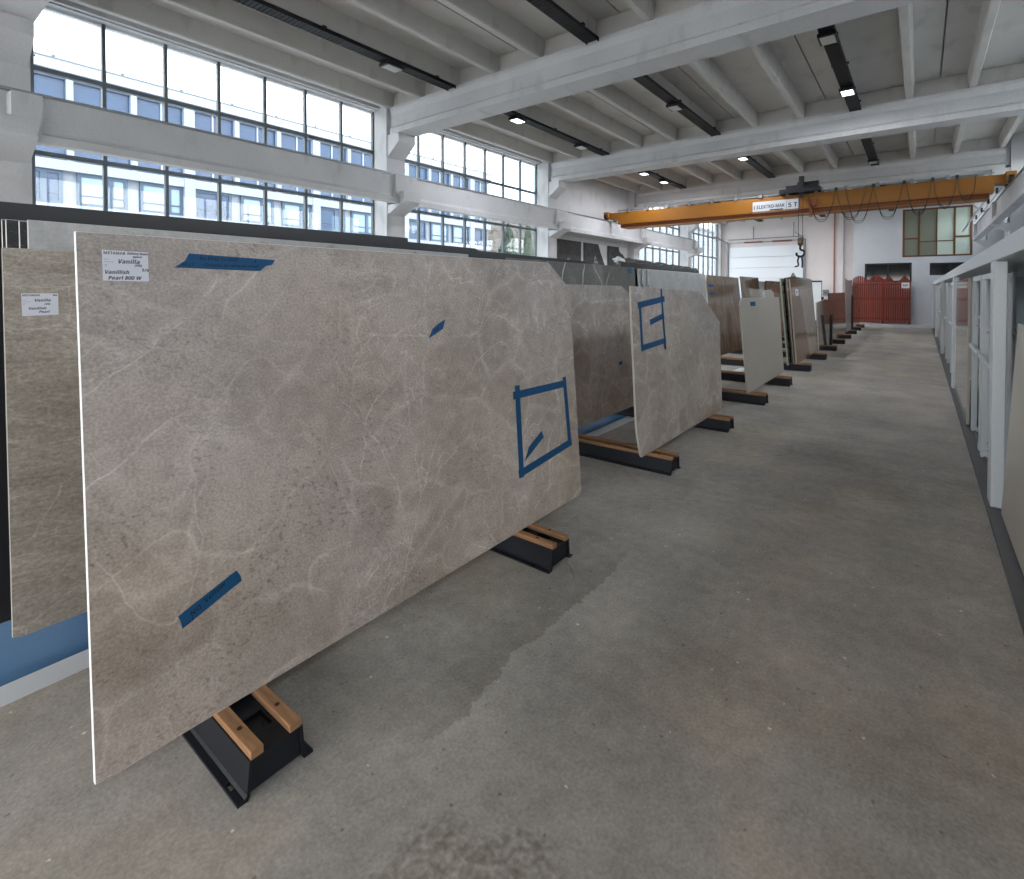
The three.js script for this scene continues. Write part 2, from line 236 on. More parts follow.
column(COL[5], 'white concrete column on the right wall beyond the crane', 1);
// crane runway beams resting on the lower corbels
const runway = [[XL + 0.05, 4.04], [XL + 0.05, 3.6], [XL + 0.2, 3.47], [XL + 0.36, 3.47], [XL + 0.36, 3.57], [XL + 0.29, 3.6], [XL + 0.27, 3.64], [XL + 0.27, 4.04]];
const runWord = ['across the first window at the left', 'across the second window', 'above the mountain pictures', 'across the far window under the crane'];
const runGeo = [sweep(runway, 0, 5.93, 'z'), sweep(mirrored(runway), 0, 5.93, 'z')];
const cap = (x0, x1, z) => box(x0, x1, 3.475, 4.03, z, z + 0.28);
for (let i = 0; i < 4; i++) {
  const t = thing('runway_beam', 'white concrete crane runway beam ' + runWord[i], 'beam', [0, 0, COL[i + 2] + 0.01]);
  part('flanged_beam', runGeo[0], M.white, t); part('end_block', cap(XL + 0.28, XL + 0.355, 0.0), M.white, t); part('end_block', cap(XL + 0.28, XL + 0.355, 5.65), M.white, t);
}
for (const i of [2, 3]) {
  const t = thing('runway_beam', i === 2 ? 'white concrete crane runway beam on the right wall, nearer one' : 'white concrete crane runway beam on the right wall, farther one with an open end', 'beam', [0, 0, COL[i + 2] + 0.01]), a = mir(XL + 0.355), b = mir(XL + 0.28);
  part('flanged_beam', runGeo[1], M.white, t); part('end_block', cap(a, b, 0), M.white, t); part('end_block', cap(a, b, 5.65), M.white, t);
}
const rails = (x) => [box(x - 0.03, x + 0.03, 4.04, 4.075, 4, -24.9)];
solo('crane_rail', rails(-8.44), M.galv, 'steel crane rail on top of the left runway beams', 'rail');
solo('crane_rail', box(mir(-8.44) - 0.03, mir(-8.44) + 0.03, 4.04, 4.075, -13.2, -24.9), M.galv, 'steel crane rail on top of the right runway beams', 'rail');
// walls: left
const SILL = 0.95, HEAD = 5.45;
const solidBay = (a, b) => box(-9.3, -8.95, 0, DECK + 0.07, a, b);
struct('wall_left', [box(-9.3, -9.0, 0, SILL, Z_BACK + 0.3, -13.1), box(-9.3, -9.0, 0, SILL, -19.0, -31.3), solidBay(-13.1, -19.0), box(-9.3, -9.0, HEAD, DECK + 0.07, Z_BACK + 0.3, -13.1), box(-9.08, -8.93, HEAD + 0.02, HEAD + 0.13, Z_BACK, -12.9), box(-9.3, -9.0, HEAD, DECK + 0.07, -19, -31.3), box(-9.3, -8.95, 0, DECK + 0.07, -30.65, -31.3), box(-9.3, -9.0, 0, DECK, Z_BACK - 0.05, Z_BACK + 0.35)], M.white, 'white left wall of the hall with tall windows');
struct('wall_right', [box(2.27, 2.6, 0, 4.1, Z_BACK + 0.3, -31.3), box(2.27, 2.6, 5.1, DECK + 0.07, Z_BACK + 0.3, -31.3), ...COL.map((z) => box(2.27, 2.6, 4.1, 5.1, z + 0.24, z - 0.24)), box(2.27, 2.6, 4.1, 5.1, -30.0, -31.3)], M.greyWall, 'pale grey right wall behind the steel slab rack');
struct('wall_back', [box(-9.3, -7.6, 0, DECK, Z_BACK, Z_BACK + 0.3), box(1.6, 2.6, 0, DECK, Z_BACK, Z_BACK + 0.3), box(-9.3, 2.6, 3.0, DECK + 0.07, Z_BACK, Z_BACK + 0.3)], M.white, 'white back wall with a wide open gateway added to let in light');  // the unseen gateway is added behind the camera as a daylight source
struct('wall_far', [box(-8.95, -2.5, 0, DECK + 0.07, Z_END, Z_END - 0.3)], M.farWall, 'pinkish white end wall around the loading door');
// left windows
const paneX = WIN;
function leftWindow(n, za, zb) {
  const w = struct('window_' + n, null, null, 'tall gridded steel window in bay ' + n + ' of the left wall'), N = 7, step = (zb - za) / N, ys = [SILL, 2.3, 3.5, 4.6, HEAD];
  const f = [box(paneX - 0.03, paneX + 0.03, SILL, SILL + 0.05, za, zb), box(paneX - 0.03, paneX + 0.03, HEAD - 0.04, HEAD, za, zb)];
  part('window_sill', f[0], M.mullion, w); part('window_head', f[1], M.jamb, w);
  for (let i = 0; i <= N; i++) { const z = za + step * i; part('mullion', box(paneX - 0.035, paneX + 0.035, SILL, HEAD, z - 0.022, z + 0.022), M.mullion, w); }
  for (const y of [2.3, 3.5, 4.6]) part('transom', box(paneX - 0.03, paneX + 0.04, y - 0.03, y + 0.03, za, zb), M.mullion, w);
  for (let j = 0; j < 4; j++) { const g = box(paneX - 0.003, paneX + 0.003, ys[j] + 0.03, ys[j + 1] - 0.03, 0.03, -step - 0.03); for (let i = 0; i < N; i++) { const p = part('pane', g, M.glass, w); p.position.z = za + step * (i + 1); } }
}
leftWindow(1, 4.5, -0.97); leftWindow(2, -1.52, -6.9); leftWindow(3, -7.4, -12.83); leftWindow(4, -19.25, -24.7); leftWindow(5, -25.2, -30.6);
for (let b = 0; b < 6; b++) { // added high windows above the right runway beams, out of view, bringing in light
  const za = COL[b] - 0.24, zb = (b < 5 ? COL[b + 1] : -30.24) + 0.24, w = struct('window_' + (10 + b), null, null, 'added unseen high strip window in bay ' + (b + 1) + ' of the right wall'), F = (y0, y1, a, c) => box(2.4, 2.46, y0, y1, a, c), st = (zb - za) / 7;
  part('window_frame', merge([F(4.1, 4.15, za, zb), F(5.05, 5.1, za, zb)]), M.mullion, w);
  for (let i = 0; i <= 7; i++) part('mullion', F(4.15, 5.05, za + st * i - 0.025, za + st * i + 0.025), M.mullion, w);
  for (let i = 0; i < 7; i++) part('pane', box(2.427, 2.433, 4.15, 5.05, za + st * i + 0.025, za + st * (i + 1) - 0.025), M.glass, w);
}
// ---- office front at the far right
const ZO = -30;
struct('wall_office', (() => {
  const holes = [[-0.66, 1.76, 3.2, 5.38], [-2.09, -0.31, 2.06, 2.95], [0.33, 1.75, 2.36, 2.91]], s = new THREE.Shape([[-2.54, 0], [2.3, 0], [2.3, DECK + 0.07], [-2.54, DECK + 0.07]].map((p) => new THREE.Vector2(...p)));
  for (const [a, b, c, d] of holes) s.holes.push(new THREE.Path([[a, c], [a, d], [b, d], [b, c]].map((p) => new THREE.Vector2(...p))));
  return [uvMetres(new THREE.ExtrudeGeometry(s, { depth: 0.25, bevelEnabled: false }).translate(0, 0, ZO - 0.25)), box(-2.54, -2.4, 0, DECK, ZO - 0.25, Z_END)];
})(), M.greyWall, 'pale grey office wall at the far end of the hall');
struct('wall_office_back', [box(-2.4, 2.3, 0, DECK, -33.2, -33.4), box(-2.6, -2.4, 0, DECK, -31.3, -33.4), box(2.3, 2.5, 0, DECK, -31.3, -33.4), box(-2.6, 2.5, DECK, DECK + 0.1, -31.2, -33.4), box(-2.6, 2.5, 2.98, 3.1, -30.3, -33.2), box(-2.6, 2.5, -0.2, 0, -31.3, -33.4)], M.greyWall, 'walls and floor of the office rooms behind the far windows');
{ // big brown framed office window
  const w = struct('window_6', null, null, 'brown framed interior office window high on the far wall'), z = ZO - 0.04, F = (x0, x1, y0, y1) => box(x0, x1, y0, y1, z - 0.05, z + 0.05);
  part('window_frame', merge([F(-0.66, -0.58, 3.2, 5.38), F(1.68, 1.76, 3.2, 5.38), F(-0.58, 1.68, 5.3, 5.38), F(-0.58, 1.68, 3.2, 3.27)]), M.frameBrown, w);
  part('mullion', F(-0.1, -0.03, 3.27, 5.3), M.frameBrown, w); part('mullion', F(1.13, 1.2, 3.27, 5.3), M.frameBrown, w); part('mullion', F(0.54, 0.58, 3.27, 5.3), M.frameBrown, w);
  part('transom', F(-0.58, -0.1, 4.0, 4.07), M.frameBrown, w); part('transom', F(1.2, 1.68, 4.0, 4.08), M.frameBrown, w); part('transom', F(-0.03, 1.13, 3.86, 3.9), M.frameBrown, w);
  const tint = new THREE.MeshPhysicalMaterial({ color: 0x8c9182, roughness: 0.08 }), mintLit = new THREE.MeshPhysicalMaterial({ color: 0xd6e6d8, roughness: 0.25 });  // opaque pale panes: the glow of a lit room is put into their colour
  for (const [a, b, c, d, m] of [[-0.58, -0.1, 4.07, 5.3, tint], [-0.58, -0.1, 3.27, 4.0, tint], [-0.03, 0.54, 3.9, 5.3, tint], [-0.03, 0.54, 3.27, 3.86, tint], [0.58, 1.13, 3.9, 5.3, mintLit], [0.58, 1.13, 3.27, 3.86, mintLit], [1.2, 1.68, 4.08, 5.3, mintLit], [1.2, 1.68, 3.27, 4.0, mintLit]]) part('pane', box(a, b, c, d, z - 0.006, z + 0.006), m, w);
}
function transom(n, a, b, c, d, label) {
  const w = struct('window_' + n, null, null, label), z = ZO - 0.05, F = (x0, x1, y0, y1) => box(x0, x1, y0, y1, z - 0.05, z + 0.05), m = (a + b) / 2;
  part('window_frame', merge([F(a, a + 0.07, c, d), F(b - 0.07, b, c, d), F(a + 0.07, b - 0.07, d - 0.07, d), F(a + 0.07, b - 0.07, c, c + 0.07)]), M.black, w); part('mullion', F(m - 0.03, m + 0.03, c + 0.07, d - 0.07), M.black, w);
  for (const [p, q] of [[a + 0.07, m - 0.03], [m + 0.03, b - 0.07]]) part('pane', box(p, q, c + 0.07, d - 0.07, z - 0.004, z + 0.004), M.darkGlass, w);
}
transom(7, -2.09, -0.31, 2.06, 2.95, 'dark strip window above the red wooden gate'); transom(8, 0.33, 1.75, 2.36, 2.91, 'dark strip window half hidden by the slab rack');
struct('trim_1', box(-2.3, 0.5, 0, 0.13, -29.62, -30), M.white, 'low white kerb along the office wall');
// ---- loading door in the far wall
{
  const d = struct('door_1', null, null, 'white sectional loading door in the far wall'), z = Z_END + 0.05, pan = std(0xf0f4f8, 0.5), h = 0.585;
  for (let i = 0; i < 7; i++) part('door_panel', rbox(-8.55, -4.85, i * h + 0.006, (i + 1) * h - 0.006, z - 0.02, z + 0.03, 0.012), pan, d);
  for (const x of [-8.62, -4.78]) part('door_track', box(x - 0.05, x + 0.05, 0, 4.35, z - 0.03, z + 0.08), M.galv, d);
  part('torsion_shaft', rod([-8.66, 4.33, z + 0.1], [-4.7, 4.33, z + 0.1], 0.02), M.galv, d);
  for (const x of [-7.75, -6.3]) part('torsion_spring', rod([x, 4.33, z + 0.1], [x + 0.95, 4.33, z + 0.1], 0.045, 10), std(0x7a5b4e, 0.6), d);
  part('header_rail', merge([box(-8.6, -4.8, 4.5, 4.54, z - 0.03, z + 0.05), box(-7.3, -7.26, 4.5, 5.2, z, z + 0.04), box(-5.32, -5.28, 4.5, 5.3, z, z + 0.04)]), M.galv, d);
  for (const x of [-8.62, -4.78]) part('ceiling_track', bar([x, 4.35, z + 0.1], [x, 4.5, z + 2.6], 0.05, 0.06), M.galv, d);
}
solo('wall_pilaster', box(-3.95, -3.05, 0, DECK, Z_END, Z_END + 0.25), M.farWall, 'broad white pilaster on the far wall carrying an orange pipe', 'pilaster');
solo('pipe', rod([-3.42, 1.5, Z_END + 0.29], [-3.42, DECK, Z_END + 0.29], 0.035), M.copper, 'thin orange brown pipe running up the far pilaster', 'pipe');
{ const d = struct('door_2', null, null, 'narrow dark framed glazed door in the far wall'), z = Z_END + 0.03, F = (a, b, c, e) => box(a, b, c, e, z - 0.02, z + 0.04);
  part('door_frame', merge([F(-4.55, -4.47, 0, 2.18), F(-4.0, -3.9, 0, 2.18), F(-4.47, -4.0, 2.1, 2.18), F(-4.47, -4.0, 0, 0.12)]), M.black, d); part('pane', box(-4.47, -4.0, 0.12, 2.1, z - 0.004, z + 0.004), new THREE.MeshStandardMaterial({ color: 0xe8efee, roughness: 0.15 }), d); }
{ const t = thing('junction_box', 'small grey electrical box on the far pilaster', 'electrical box', [-3.78, 1.55, Z_END + 0.25]); part('housing', rbox(-0.13, 0.13, -0.14, 0.16, 0, 0.12, 0.015), M.galv, t); part('switch_knob', new THREE.CylinderGeometry(0.05, 0.05, 0.05, 12).rotateX(Math.PI / 2).translate(0, 0, 0.14), std(0x55585c, 0.5), t); }
// ---- red wooden gate
{
  const t = thing('wooden_gate', 'red brown slatted wooden gate with scalloped top at the far end of the aisle', 'gate', [-2.54, 0.16, -29.72]), W = 2.22, r = rng(5);
  const top = (x) => { const p = x < 0.62 ? 2.02 + 0.19 * Math.cos((x - 0.26) / 0.3 * 1.5) : x < 1.2 ? 2.02 + 0.2 * Math.cos((x - 0.92) / 0.28 * 1.5) : 2.02 + 0.17 * Math.cos((x - 1.38) / 0.6 * 6.2832); return Math.max(1.9, Math.min(2.22, p)); };
  const n = 26, w = W / n;
  for (let i = 0; i < n; i++) {
    const x0 = i * w + 0.009, x1 = (i + 1) * w - 0.009, split = i >= 13;
    const mk = (y0, ya, yb) => { const s = new THREE.Shape([[x0, y0], [x1, y0], [x1, yb], [x0, ya]].map((p) => new THREE.Vector2(...p))); return uvMetres(new THREE.ExtrudeGeometry(s, { depth: 0.022 + 0.006 * r(), bevelEnabled: false })); };
    if (split) { part('slat', mk(0.02, 1.12, 1.12), M.redWood[Math.floor(r() * 3)], t); part('slat', mk(1.17, top(x0), top(x1)), M.redWood[Math.floor(r() * 3)], t); } else part('slat', mk(0.02, top(x0), top(x1)), M.redWood[Math.floor(r() * 3)], t);
  }
  for (const y of [0.15, 1.08, 1.75]) part('cross_rail', box(0, W, y, y + 0.1, -0.045, -0.002), M.redWood[1], t);
  for (const x of [0.03, 1.18, W - 0.05]) part('gate_post', box(x - 0.035, x + 0.035, -0.03, 1.95, -0.1, -0.046), M.redWood[1], t);
  part('foot', box(0.0, 0.07, -0.16, -0.03, -0.09, -0.04), M.black, t); part('foot', box(W - 0.08, W - 0.01, -0.16, -0.03, -0.09, -0.04), M.black, t);
  part('sign_plate', box(1.87, 2.16, 1.62, 1.87, 0.028, 0.036), canvasMat(128, 110, (c) => { c.fillStyle = '#e9ecec'; c.fillRect(0, 0, 128, 110); c.fillStyle = '#20242a'; c.font = 'bold 56px sans-serif'; c.fillText('MP', 18, 74); }, true), t, 'white plate with dark letters');
}
function canvasMat(w, h, draw, fill = false, rough = 0.7) {      // a printed face; uv runs 0..1 over the shape given to it
  const cv = document.createElement('canvas'); cv.width = w; cv.height = h; draw(cv.getContext('2d'));
  const t = new THREE.CanvasTexture(cv); t.colorSpace = THREE.SRGBColorSpace;
  const m = new THREE.MeshStandardMaterial({ map: t, roughness: rough }); m.userData.fill = fill;
  return m;
}
// uv 0..1 over the bounding box of a flat thing, seen from +axis
function fit(g, axis) { const b = (g.computeBoundingBox(), g.boundingBox), p = g.attributes.position, uv = new Float32Array(p.count * 2); for (let i = 0; i < p.count; i++) { const u = axis === 'x' ? (b.max.z - p.getZ(i)) / (b.max.z - b.min.z) : (p.getX(i) - b.min.x) / (b.max.x - b.min.x); uv[i * 2] = u; uv[i * 2 + 1] = (p.getY(i) - b.min.y) / (b.max.y - b.min.y); } g.setAttribute('uv', new THREE.BufferAttribute(uv, 2)); return g; }
scene.traverse((o) => { if (o.isMesh && o.material.userData?.fill) fit(o.geometry, 'z'); });
// ---- three pictures under the runway beam
{
  const seeds = [3, 8, 14], zs = [-13.5, -15.33, -17.04], ww = [1.62, 1.55, 1.55], names = ['leftmost of three mountain pictures, a dark cliff with a pale spire', 'middle of three mountain pictures, a dark peak against white', 'rightmost of three mountain pictures, a dark ridge sloping to white'];
  zs.forEach((z, k) => {
    const t = tex(256, 256, 1, 1, (x, y, o) => {
      const s = seeds[k], f = fbm(x * 5 + s, y * 5 + s * 2, 5), rr = Math.abs(fbm(x * 9 + y * 5 + s, y * 7 - x * 4, 4));
      const ridge = [2, 1.03 - 1.5 * Math.max(0, x - 0.6), 1.0 - 0.5 * Math.max(0, x - 0.4)][k] + 0.06 * fbm(x * 6 + s, 2, 4) - (k && x < 0.55 ? -0.2 : 0);
      let v = 24 + 40 * f; const spire = Math.abs(x - [0.52, 0.5, 0.75][k]) - (0.75 - y) * 0.55; if (spire < 0.08 * f) v += 40 + 90 * sat(1 - rr * 6) * 0.8; v += 30 * sat(1 - rr * 9);
      if (y > ridge) v = 215; if (y < 0.22 + 0.2 * f) v += 40;
      o[0] = v + 2; o[1] = v; o[2] = v;
    });
    t.repeat.set(1, 1); t.wrapS = t.wrapT = THREE.ClampToEdgeWrapping;
    const g = thing('mountain_picture', names[k], 'picture', [-8.95, 1.75, z]);
    part('print', fit(box(0.0, 0.035, 0, 1.55, 0, -ww[k]), 'x'), std(0xffffff, 0.5, { map: t }), g);
  });
}

// ---------------------------------------------------------------- the overhead crane
{
  const z = -16.25, t = thing('bridge_crane', 'yellow overhead travelling bridge crane spanning the hall', 'crane', [0, 0, z]), a = -8.05, b = 1.3;
  part('girder', merge([rbox(a, b, 3.92, 4.3, -0.2, 0.2, 0.01)]), M.crane, t);
  part('lower_web', box(a + 0.1, b - 0.08, 3.785, 3.92, -0.17, 0.17), M.craneDark, t);
  part('bottom_flange', box(a + 0.2, b - 0.1, 3.76, 3.784, -0.22, 0.22), M.crane, t);
  part('flange_lip', box(a + 0.04, b - 0.02, 3.895, 3.925, 0.17, 0.245), M.crane, t);
  for (const x of [-8.44, mir(-8.44)]) {
    const s = x < XM ? 1 : -1;
    part('end_carriage', rbox(x - 0.09, x + 0.09, 4.14, 4.34, -0.55, 0.3, 0.015), M.crane, t);
    part('carriage_arm', box(x + s * 0.09, s > 0 ? a : b, 4.1, 4.3, -0.19, 0.19), M.crane, t);
    for (const w of [-0.4, 0.25]) part('wheel', new THREE.CylinderGeometry(0.1, 0.1, 0.08, 16).rotateZ(Math.PI / 2).translate(x, 4.175, w), M.black, t);
  }
  part('cable_track', merge([box(a, b, 4.34, 4.37, 0.17, 0.2), ...Array.from({ length: 13 }, (_, i) => box(a + 0.35 + i * 0.68, a + 0.42 + i * 0.68, 4.3, 4.4, 0.16, 0.24))]), M.galv, t);
  const sg = canvasMat(512, 136, (c) => {
    c.fillStyle = '#bcc0c4'; c.fillRect(0, 0, 512, 136); c.fillStyle = '#15171c'; c.font = 'bold 58px sans-serif'; c.fillText('ELEKTRO-MAK', 44, 84, 318); c.fillRect(196, 100, 150, 14); c.fillRect(378, 22, 4, 92); c.font = 'bold 74px sans-serif'; c.fillText('5 T', 398, 94, 100);
    c.strokeStyle = '#15171c'; c.lineWidth = 8; c.beginPath(); c.arc(46, 66, 28, 2.2, 4.1); c.stroke();
  });
  part('sign_board', fit(box(-3.8, -2.63, 3.88, 4.2, 0.204, 0.222), 'z'), sg, t, 'white sign reading ELEKTRO-MAK 5 T');
  const hoist = part('hoist_trolley', merge([rbox(-3.1, -2.1, 4.33, 4.46, -0.4, 0.34, 0.02), rbox(-2.95, -2.55, 4.46, 4.56, -0.3, 0.25, 0.02), new THREE.CylinderGeometry(0.13, 0.13, 0.5, 16).rotateZ(Math.PI / 2).translate(-2.42, 4.52, 0.1), rbox(-2.62, -2.5, 4.3, 4.78, 0.22, 0.3, 0.01), box(-2.6, -2.5, 4.2, 4.33, 0.26, 0.3)]), M.black, t);
  const hz = 0.33, hx = -2.56;
  for (const dx of [-0.05, 0.05]) part('hoist_rope', rod([hx + dx, 4.35, hz], [hx + dx, 3.12, hz], 0.008, 5), M.black, hoist);
  part('hook_block', merge([rbox(hx - 0.07, hx + 0.07, 2.98, 3.12, hz - 0.05, hz + 0.05, 0.03), new THREE.SphereGeometry(0.075, 12, 10).translate(hx, 2.96, hz)]), std(0x5e4a30, 0.5), hoist, 'tan hook block');
  part('hook', tube([[hx, 2.9, hz], [hx, 2.8, hz], [hx + 0.09, 2.74, hz], [hx + 0.08, 2.64, hz], [hx, 2.6, hz], [hx - 0.09, 2.65, hz], [hx - 0.09, 2.71, hz]], 0.028, 30, 8), M.black, hoist);
  for (const g of [tube([[hx - 0.02, 2.63, hz], [hx - 0.06, 2.5, hz], [hx - 0.05, 2.36, hz], [hx - 0.13, 2.33, hz]], 0.022, 16, 6), tube([[hx + 0.03, 2.63, hz], [hx + 0.05, 2.45, hz], [hx + 0.05, 2.3, hz]], 0.022, 16, 6)]) part('sling', g, M.black, hoist);
  part('motor_bracket', merge([box(-2.36, -2.29, 3.66, 3.98, 0.27, 0.32), box(-2.38, -2.2, 3.95, 4.12, 0.22, 0.32)]), M.craneDark, t);
  const loops = [[-2.4, -1.75, 3.5], [-1.75, -1.1, 3.5], [-1.55, -0.95, 3.4], [-0.95, -0.35, 3.45], [-0.3, 0.2, 3.5], [0.22, 0.65, 3.6], [0.66, 0.98, 3.72]];
  for (const [p, q, low] of loops) for (const k of [0, 1]) part('festoon_cable', tube([[p, 4.32, 0.29 + 0.03 * k], [p + (q - p) * 0.12, 3.95, 0.3 + 0.03 * k], [p + (q - p) * 0.35, low + 0.04 + 0.05 * k, 0.31], [(p + q) / 2, low + 0.05 * k, 0.32], [p + (q - p) * 0.65, low + 0.04 + 0.05 * k, 0.31], [p + (q - p) * 0.88, 3.95, 0.3 + 0.03 * k], [q, 4.32, 0.29 + 0.03 * k]], 0.007, 28, 5), M.black, t);
  for (const x of [-1.75, -0.95, -0.33, 0.21, 0.65]) part('cable_carrier', box(x - 0.03, x + 0.03, 4.29, 4.37, 0.25, 0.32), M.black, t);
}
{ const t = thing('conductor_rail', 'grey conductor pipe on brackets along the right runway beam', 'pipe', [1.44, 4.2, -16.9]);
  part('pipe', rod([0, 0.06, 0], [0, 0.06, -13.0], 0.035, 8), M.rackPaint, t); for (let i = 0; i < 4; i++) part('bracket', box(0.0, 0.05, -0.12, 0.02, -0.6 - i * 2, -0.64 - i * 2), M.black, t);
  part('cable', rod([0.06, -0.08, 0], [0.06, -0.08, -8.0], 0.006, 6), M.black, t); }
{ const t = thing('drain_pipe', 'white bent drain pipe below the right runway beam', 'pipe', [1.95, 3.2, -19.35]); part('elbow_pipe', tube([[-0.12, 0.25, 0], [-0.05, 0.18, 0], [0.16, 0.1, 0], [0.21, 0.05, 0], [0.22, -0.3, 0], [0.22, -3.2, 0]], 0.05, 30, 8), M.jamb, t); }

// ---------------------------------------------------------------- cable trays and flood lights under the ribs
{
  const trayX = [-6.78, -3.86, -1.08], bays = [[-1.5, -6.88], [-7.45, -12.82], [-13.4, -18.75], [-19.3, -24.6], [-25.25, -30.4]];
  const lamps = [[[-2.55, 0], [-5.5, 0]], [[-2.2, 0], [-4.6, 0]], [[-2.5, 0], [-5.2, 0]], [[-8.85, 1], [-11.5, 0]], [[-10.15, 0]], [[-8.75, 0], [-11.3, 1]], [[-15.3, 1], [-16.9, 1]], [[-15.2, 1]], [[-14.6, 0], [-17.9, 0]], [[-20.5, 1], [-23.3, 0]], [[-20.5, 0], [-23.3, 1]], [[-20.5, 1], [-23.3, 0]], [[-27.5, 1]], [[-27.5, 1]], [[-27.5, 0]]];  // flood lights past the crane are added to brighten the far end
  const where = ['left', 'middle', 'right'], bayWord = ['nearest ceiling bay', 'second ceiling bay', 'third ceiling bay by the crane', 'fourth ceiling bay with added lamps', 'last ceiling bay with added lamps'];
  let first = null, k = 0;
  bays.forEach(([z0, z1], b) => trayX.forEach((x, i) => {
    const L = z0 - z1, t = thing('cable_tray', `long black cable tray in the ${bayWord[b]}, ${where[i]} row`, 'cable tray', [x, 5.36, z0]);
    part('trough', merge([box(-0.1, 0.1, 0.05, 0.06, 0, -L), box(-0.1, -0.09, 0, 0.06, 0, -L), box(0.09, 0.1, 0, 0.06, 0, -L), ...Array.from({ length: Math.floor(L / 0.06) }, (_, n) => box(-0.09, 0.09, 0.004, 0.012, -0.01 - n * 0.06, -0.055 - n * 0.06))]), M.blackTray, t);
    for (const c of [-0.05, 0, 0.045]) part('cable', rod([c, 0.03, -0.02], [c, 0.03, -L + 0.02], 0.014, 6), M.black, t);
    for (let n = 0; n < 3; n++) part('clamp', box(-0.125, 0.125, 0.05, 0.075, -0.5 - n * (L - 1) / 2, -0.56 - n * (L - 1) / 2), M.black, t);
    (lamps[b * 3 + i] ?? []).forEach(([z, lit], j) => {
      const l = thing('flood_light', `${lit ? 'glowing' : 'dim'} flood light, ${where[i]} tray, ${bayWord[b]}, ${j ? 'farther' : 'nearer'}`, 'light', [x, 5.36, z]);
      part('housing', rbox(-0.12, 0.12, -0.07, -0.012, -0.17, 0.17, 0.01), M.black, l); part('bracket', box(-0.125, -0.115, -0.05, 0.01, -0.02, 0.02), M.black, l); part('bracket', box(0.115, 0.125, -0.05, 0.01, -0.02, 0.02), M.black, l);
      part('lens', box(-0.09, 0.09, -0.075, -0.0705, -0.14, 0.14), lit ? M.lens : M.lensOff, l);
      if (lit) { const a = new THREE.RectAreaLight(0xf4f7ff, LAMP_POWER, 0.18, 0.28); a.name = 'lamp_light'; a.position.set(0, -0.08, 0); a.rotation.x = -Math.PI / 2; l.add(a); }
    });
  }));
}

// ---------------------------------------------------------------- slab supports on the floor
function makeSupport(label) {
  const t = thing('slab_support', label, 'support', [-1.74, 0, 0]), L = 2.5;
  const plate = new THREE.Shape([[0, -0.095], [L, -0.095], [L, 0.095], [0, 0.095]].map((p) => new THREE.Vector2(...p)));
  for (let i = 0; i < 5; i++) { const a = 0.1 + i * 0.5; plate.holes.push(new THREE.Path([[a, -0.035], [a, 0.035], [a + 0.09, 0.035], [a + 0.09, -0.035]].map((p) => new THREE.Vector2(...p)))); }
  const flat = (s, h, y) => uvMetres(new THREE.ExtrudeGeometry(s, { depth: h, bevelEnabled: false }).rotateX(Math.PI / 2).rotateY(Math.PI).scale(1, 1, 1).translate(0, y, 0));
  part('top_plate', flat(plate, 0.008, 0.128), M.steel, t);
  for (const s of [-1, 1]) {
    part('web', sweep([[s * 0.095, 0.128], [s * 0.104, 0.02], [s * 0.112, 0.012], [s * 0.104, 0.0], [s * 0.094, 0.012], [s * 0.087, 0.12]], 0, -L, 'x'), M.steel, t);
    const f = new THREE.Shape([[0, 0.1], [L, 0.1], [L, 0.135], [0, 0.135]].map((p) => new THREE.Vector2(p[0], s * p[1])));
    for (const a of [0.07, 1.2, 2.3]) f.holes.push(new THREE.Path([[a, 0.112], [a + 0.035, 0.112], [a + 0.035, 0.126], [a, 0.126]].map((p) => new THREE.Vector2(p[0], s * p[1]))));
    part('flange', flat(f, 0.01, 0.011), M.steel, t);
    part('wood_strip', rbox(0.0, -L, 0.128, 0.156, s * 0.068 - 0.022, s * 0.068 + 0.022, 0.003), M.wood, t);
    for (const a of [0.13, 0.9, 1.7]) part('screw', new THREE.CylinderGeometry(0.009, 0.009, 0.003, 10).translate(-a, 0.1562, s * 0.068), M.screw, t);
  }
  part('end_plate', box(-0.02, -0.012, 0.015, 0.12, -0.088, 0.088), M.steel, t);
  return t;
}
const supZ = [-0.9, -2.7, -4.75, -6.58, -8.42, -10.3, -12.4, -14.7, -17.0, -19.3, -21.5, -23.9, -26.2, -28.3];
const supWord = ['nearest the camera under the big taupe slab', 'under the far end of the big taupe slab', 'under the near edge of the taped second slab', 'under the far end of the taped second slab', 'under the near edge of the plain beige slab', 'under the far end of the plain beige slab', 'under the near edge of the tall brown grey bundle', 'under the far end of the tall brown grey bundle', 'under the small low slab', 'under the near end of the long glossy slab', 'under the middle of the long glossy slab', 'under the far tall slab', 'beyond the far tall slab', 'last one by the red gate'];
const sup0 = makeSupport('black steel slab support ' + supWord[0]); sup0.position.set(-1.74, 0, supZ[0]);
for (let i = 1; i < supZ.length; i++) copyOf(sup0, [i < 2 ? -1.73 : i < 8 ? -1.78 : -1.78 - (i - 7) * 0.03, 0, supZ[i]], 'black steel slab support ' + supWord[i]);

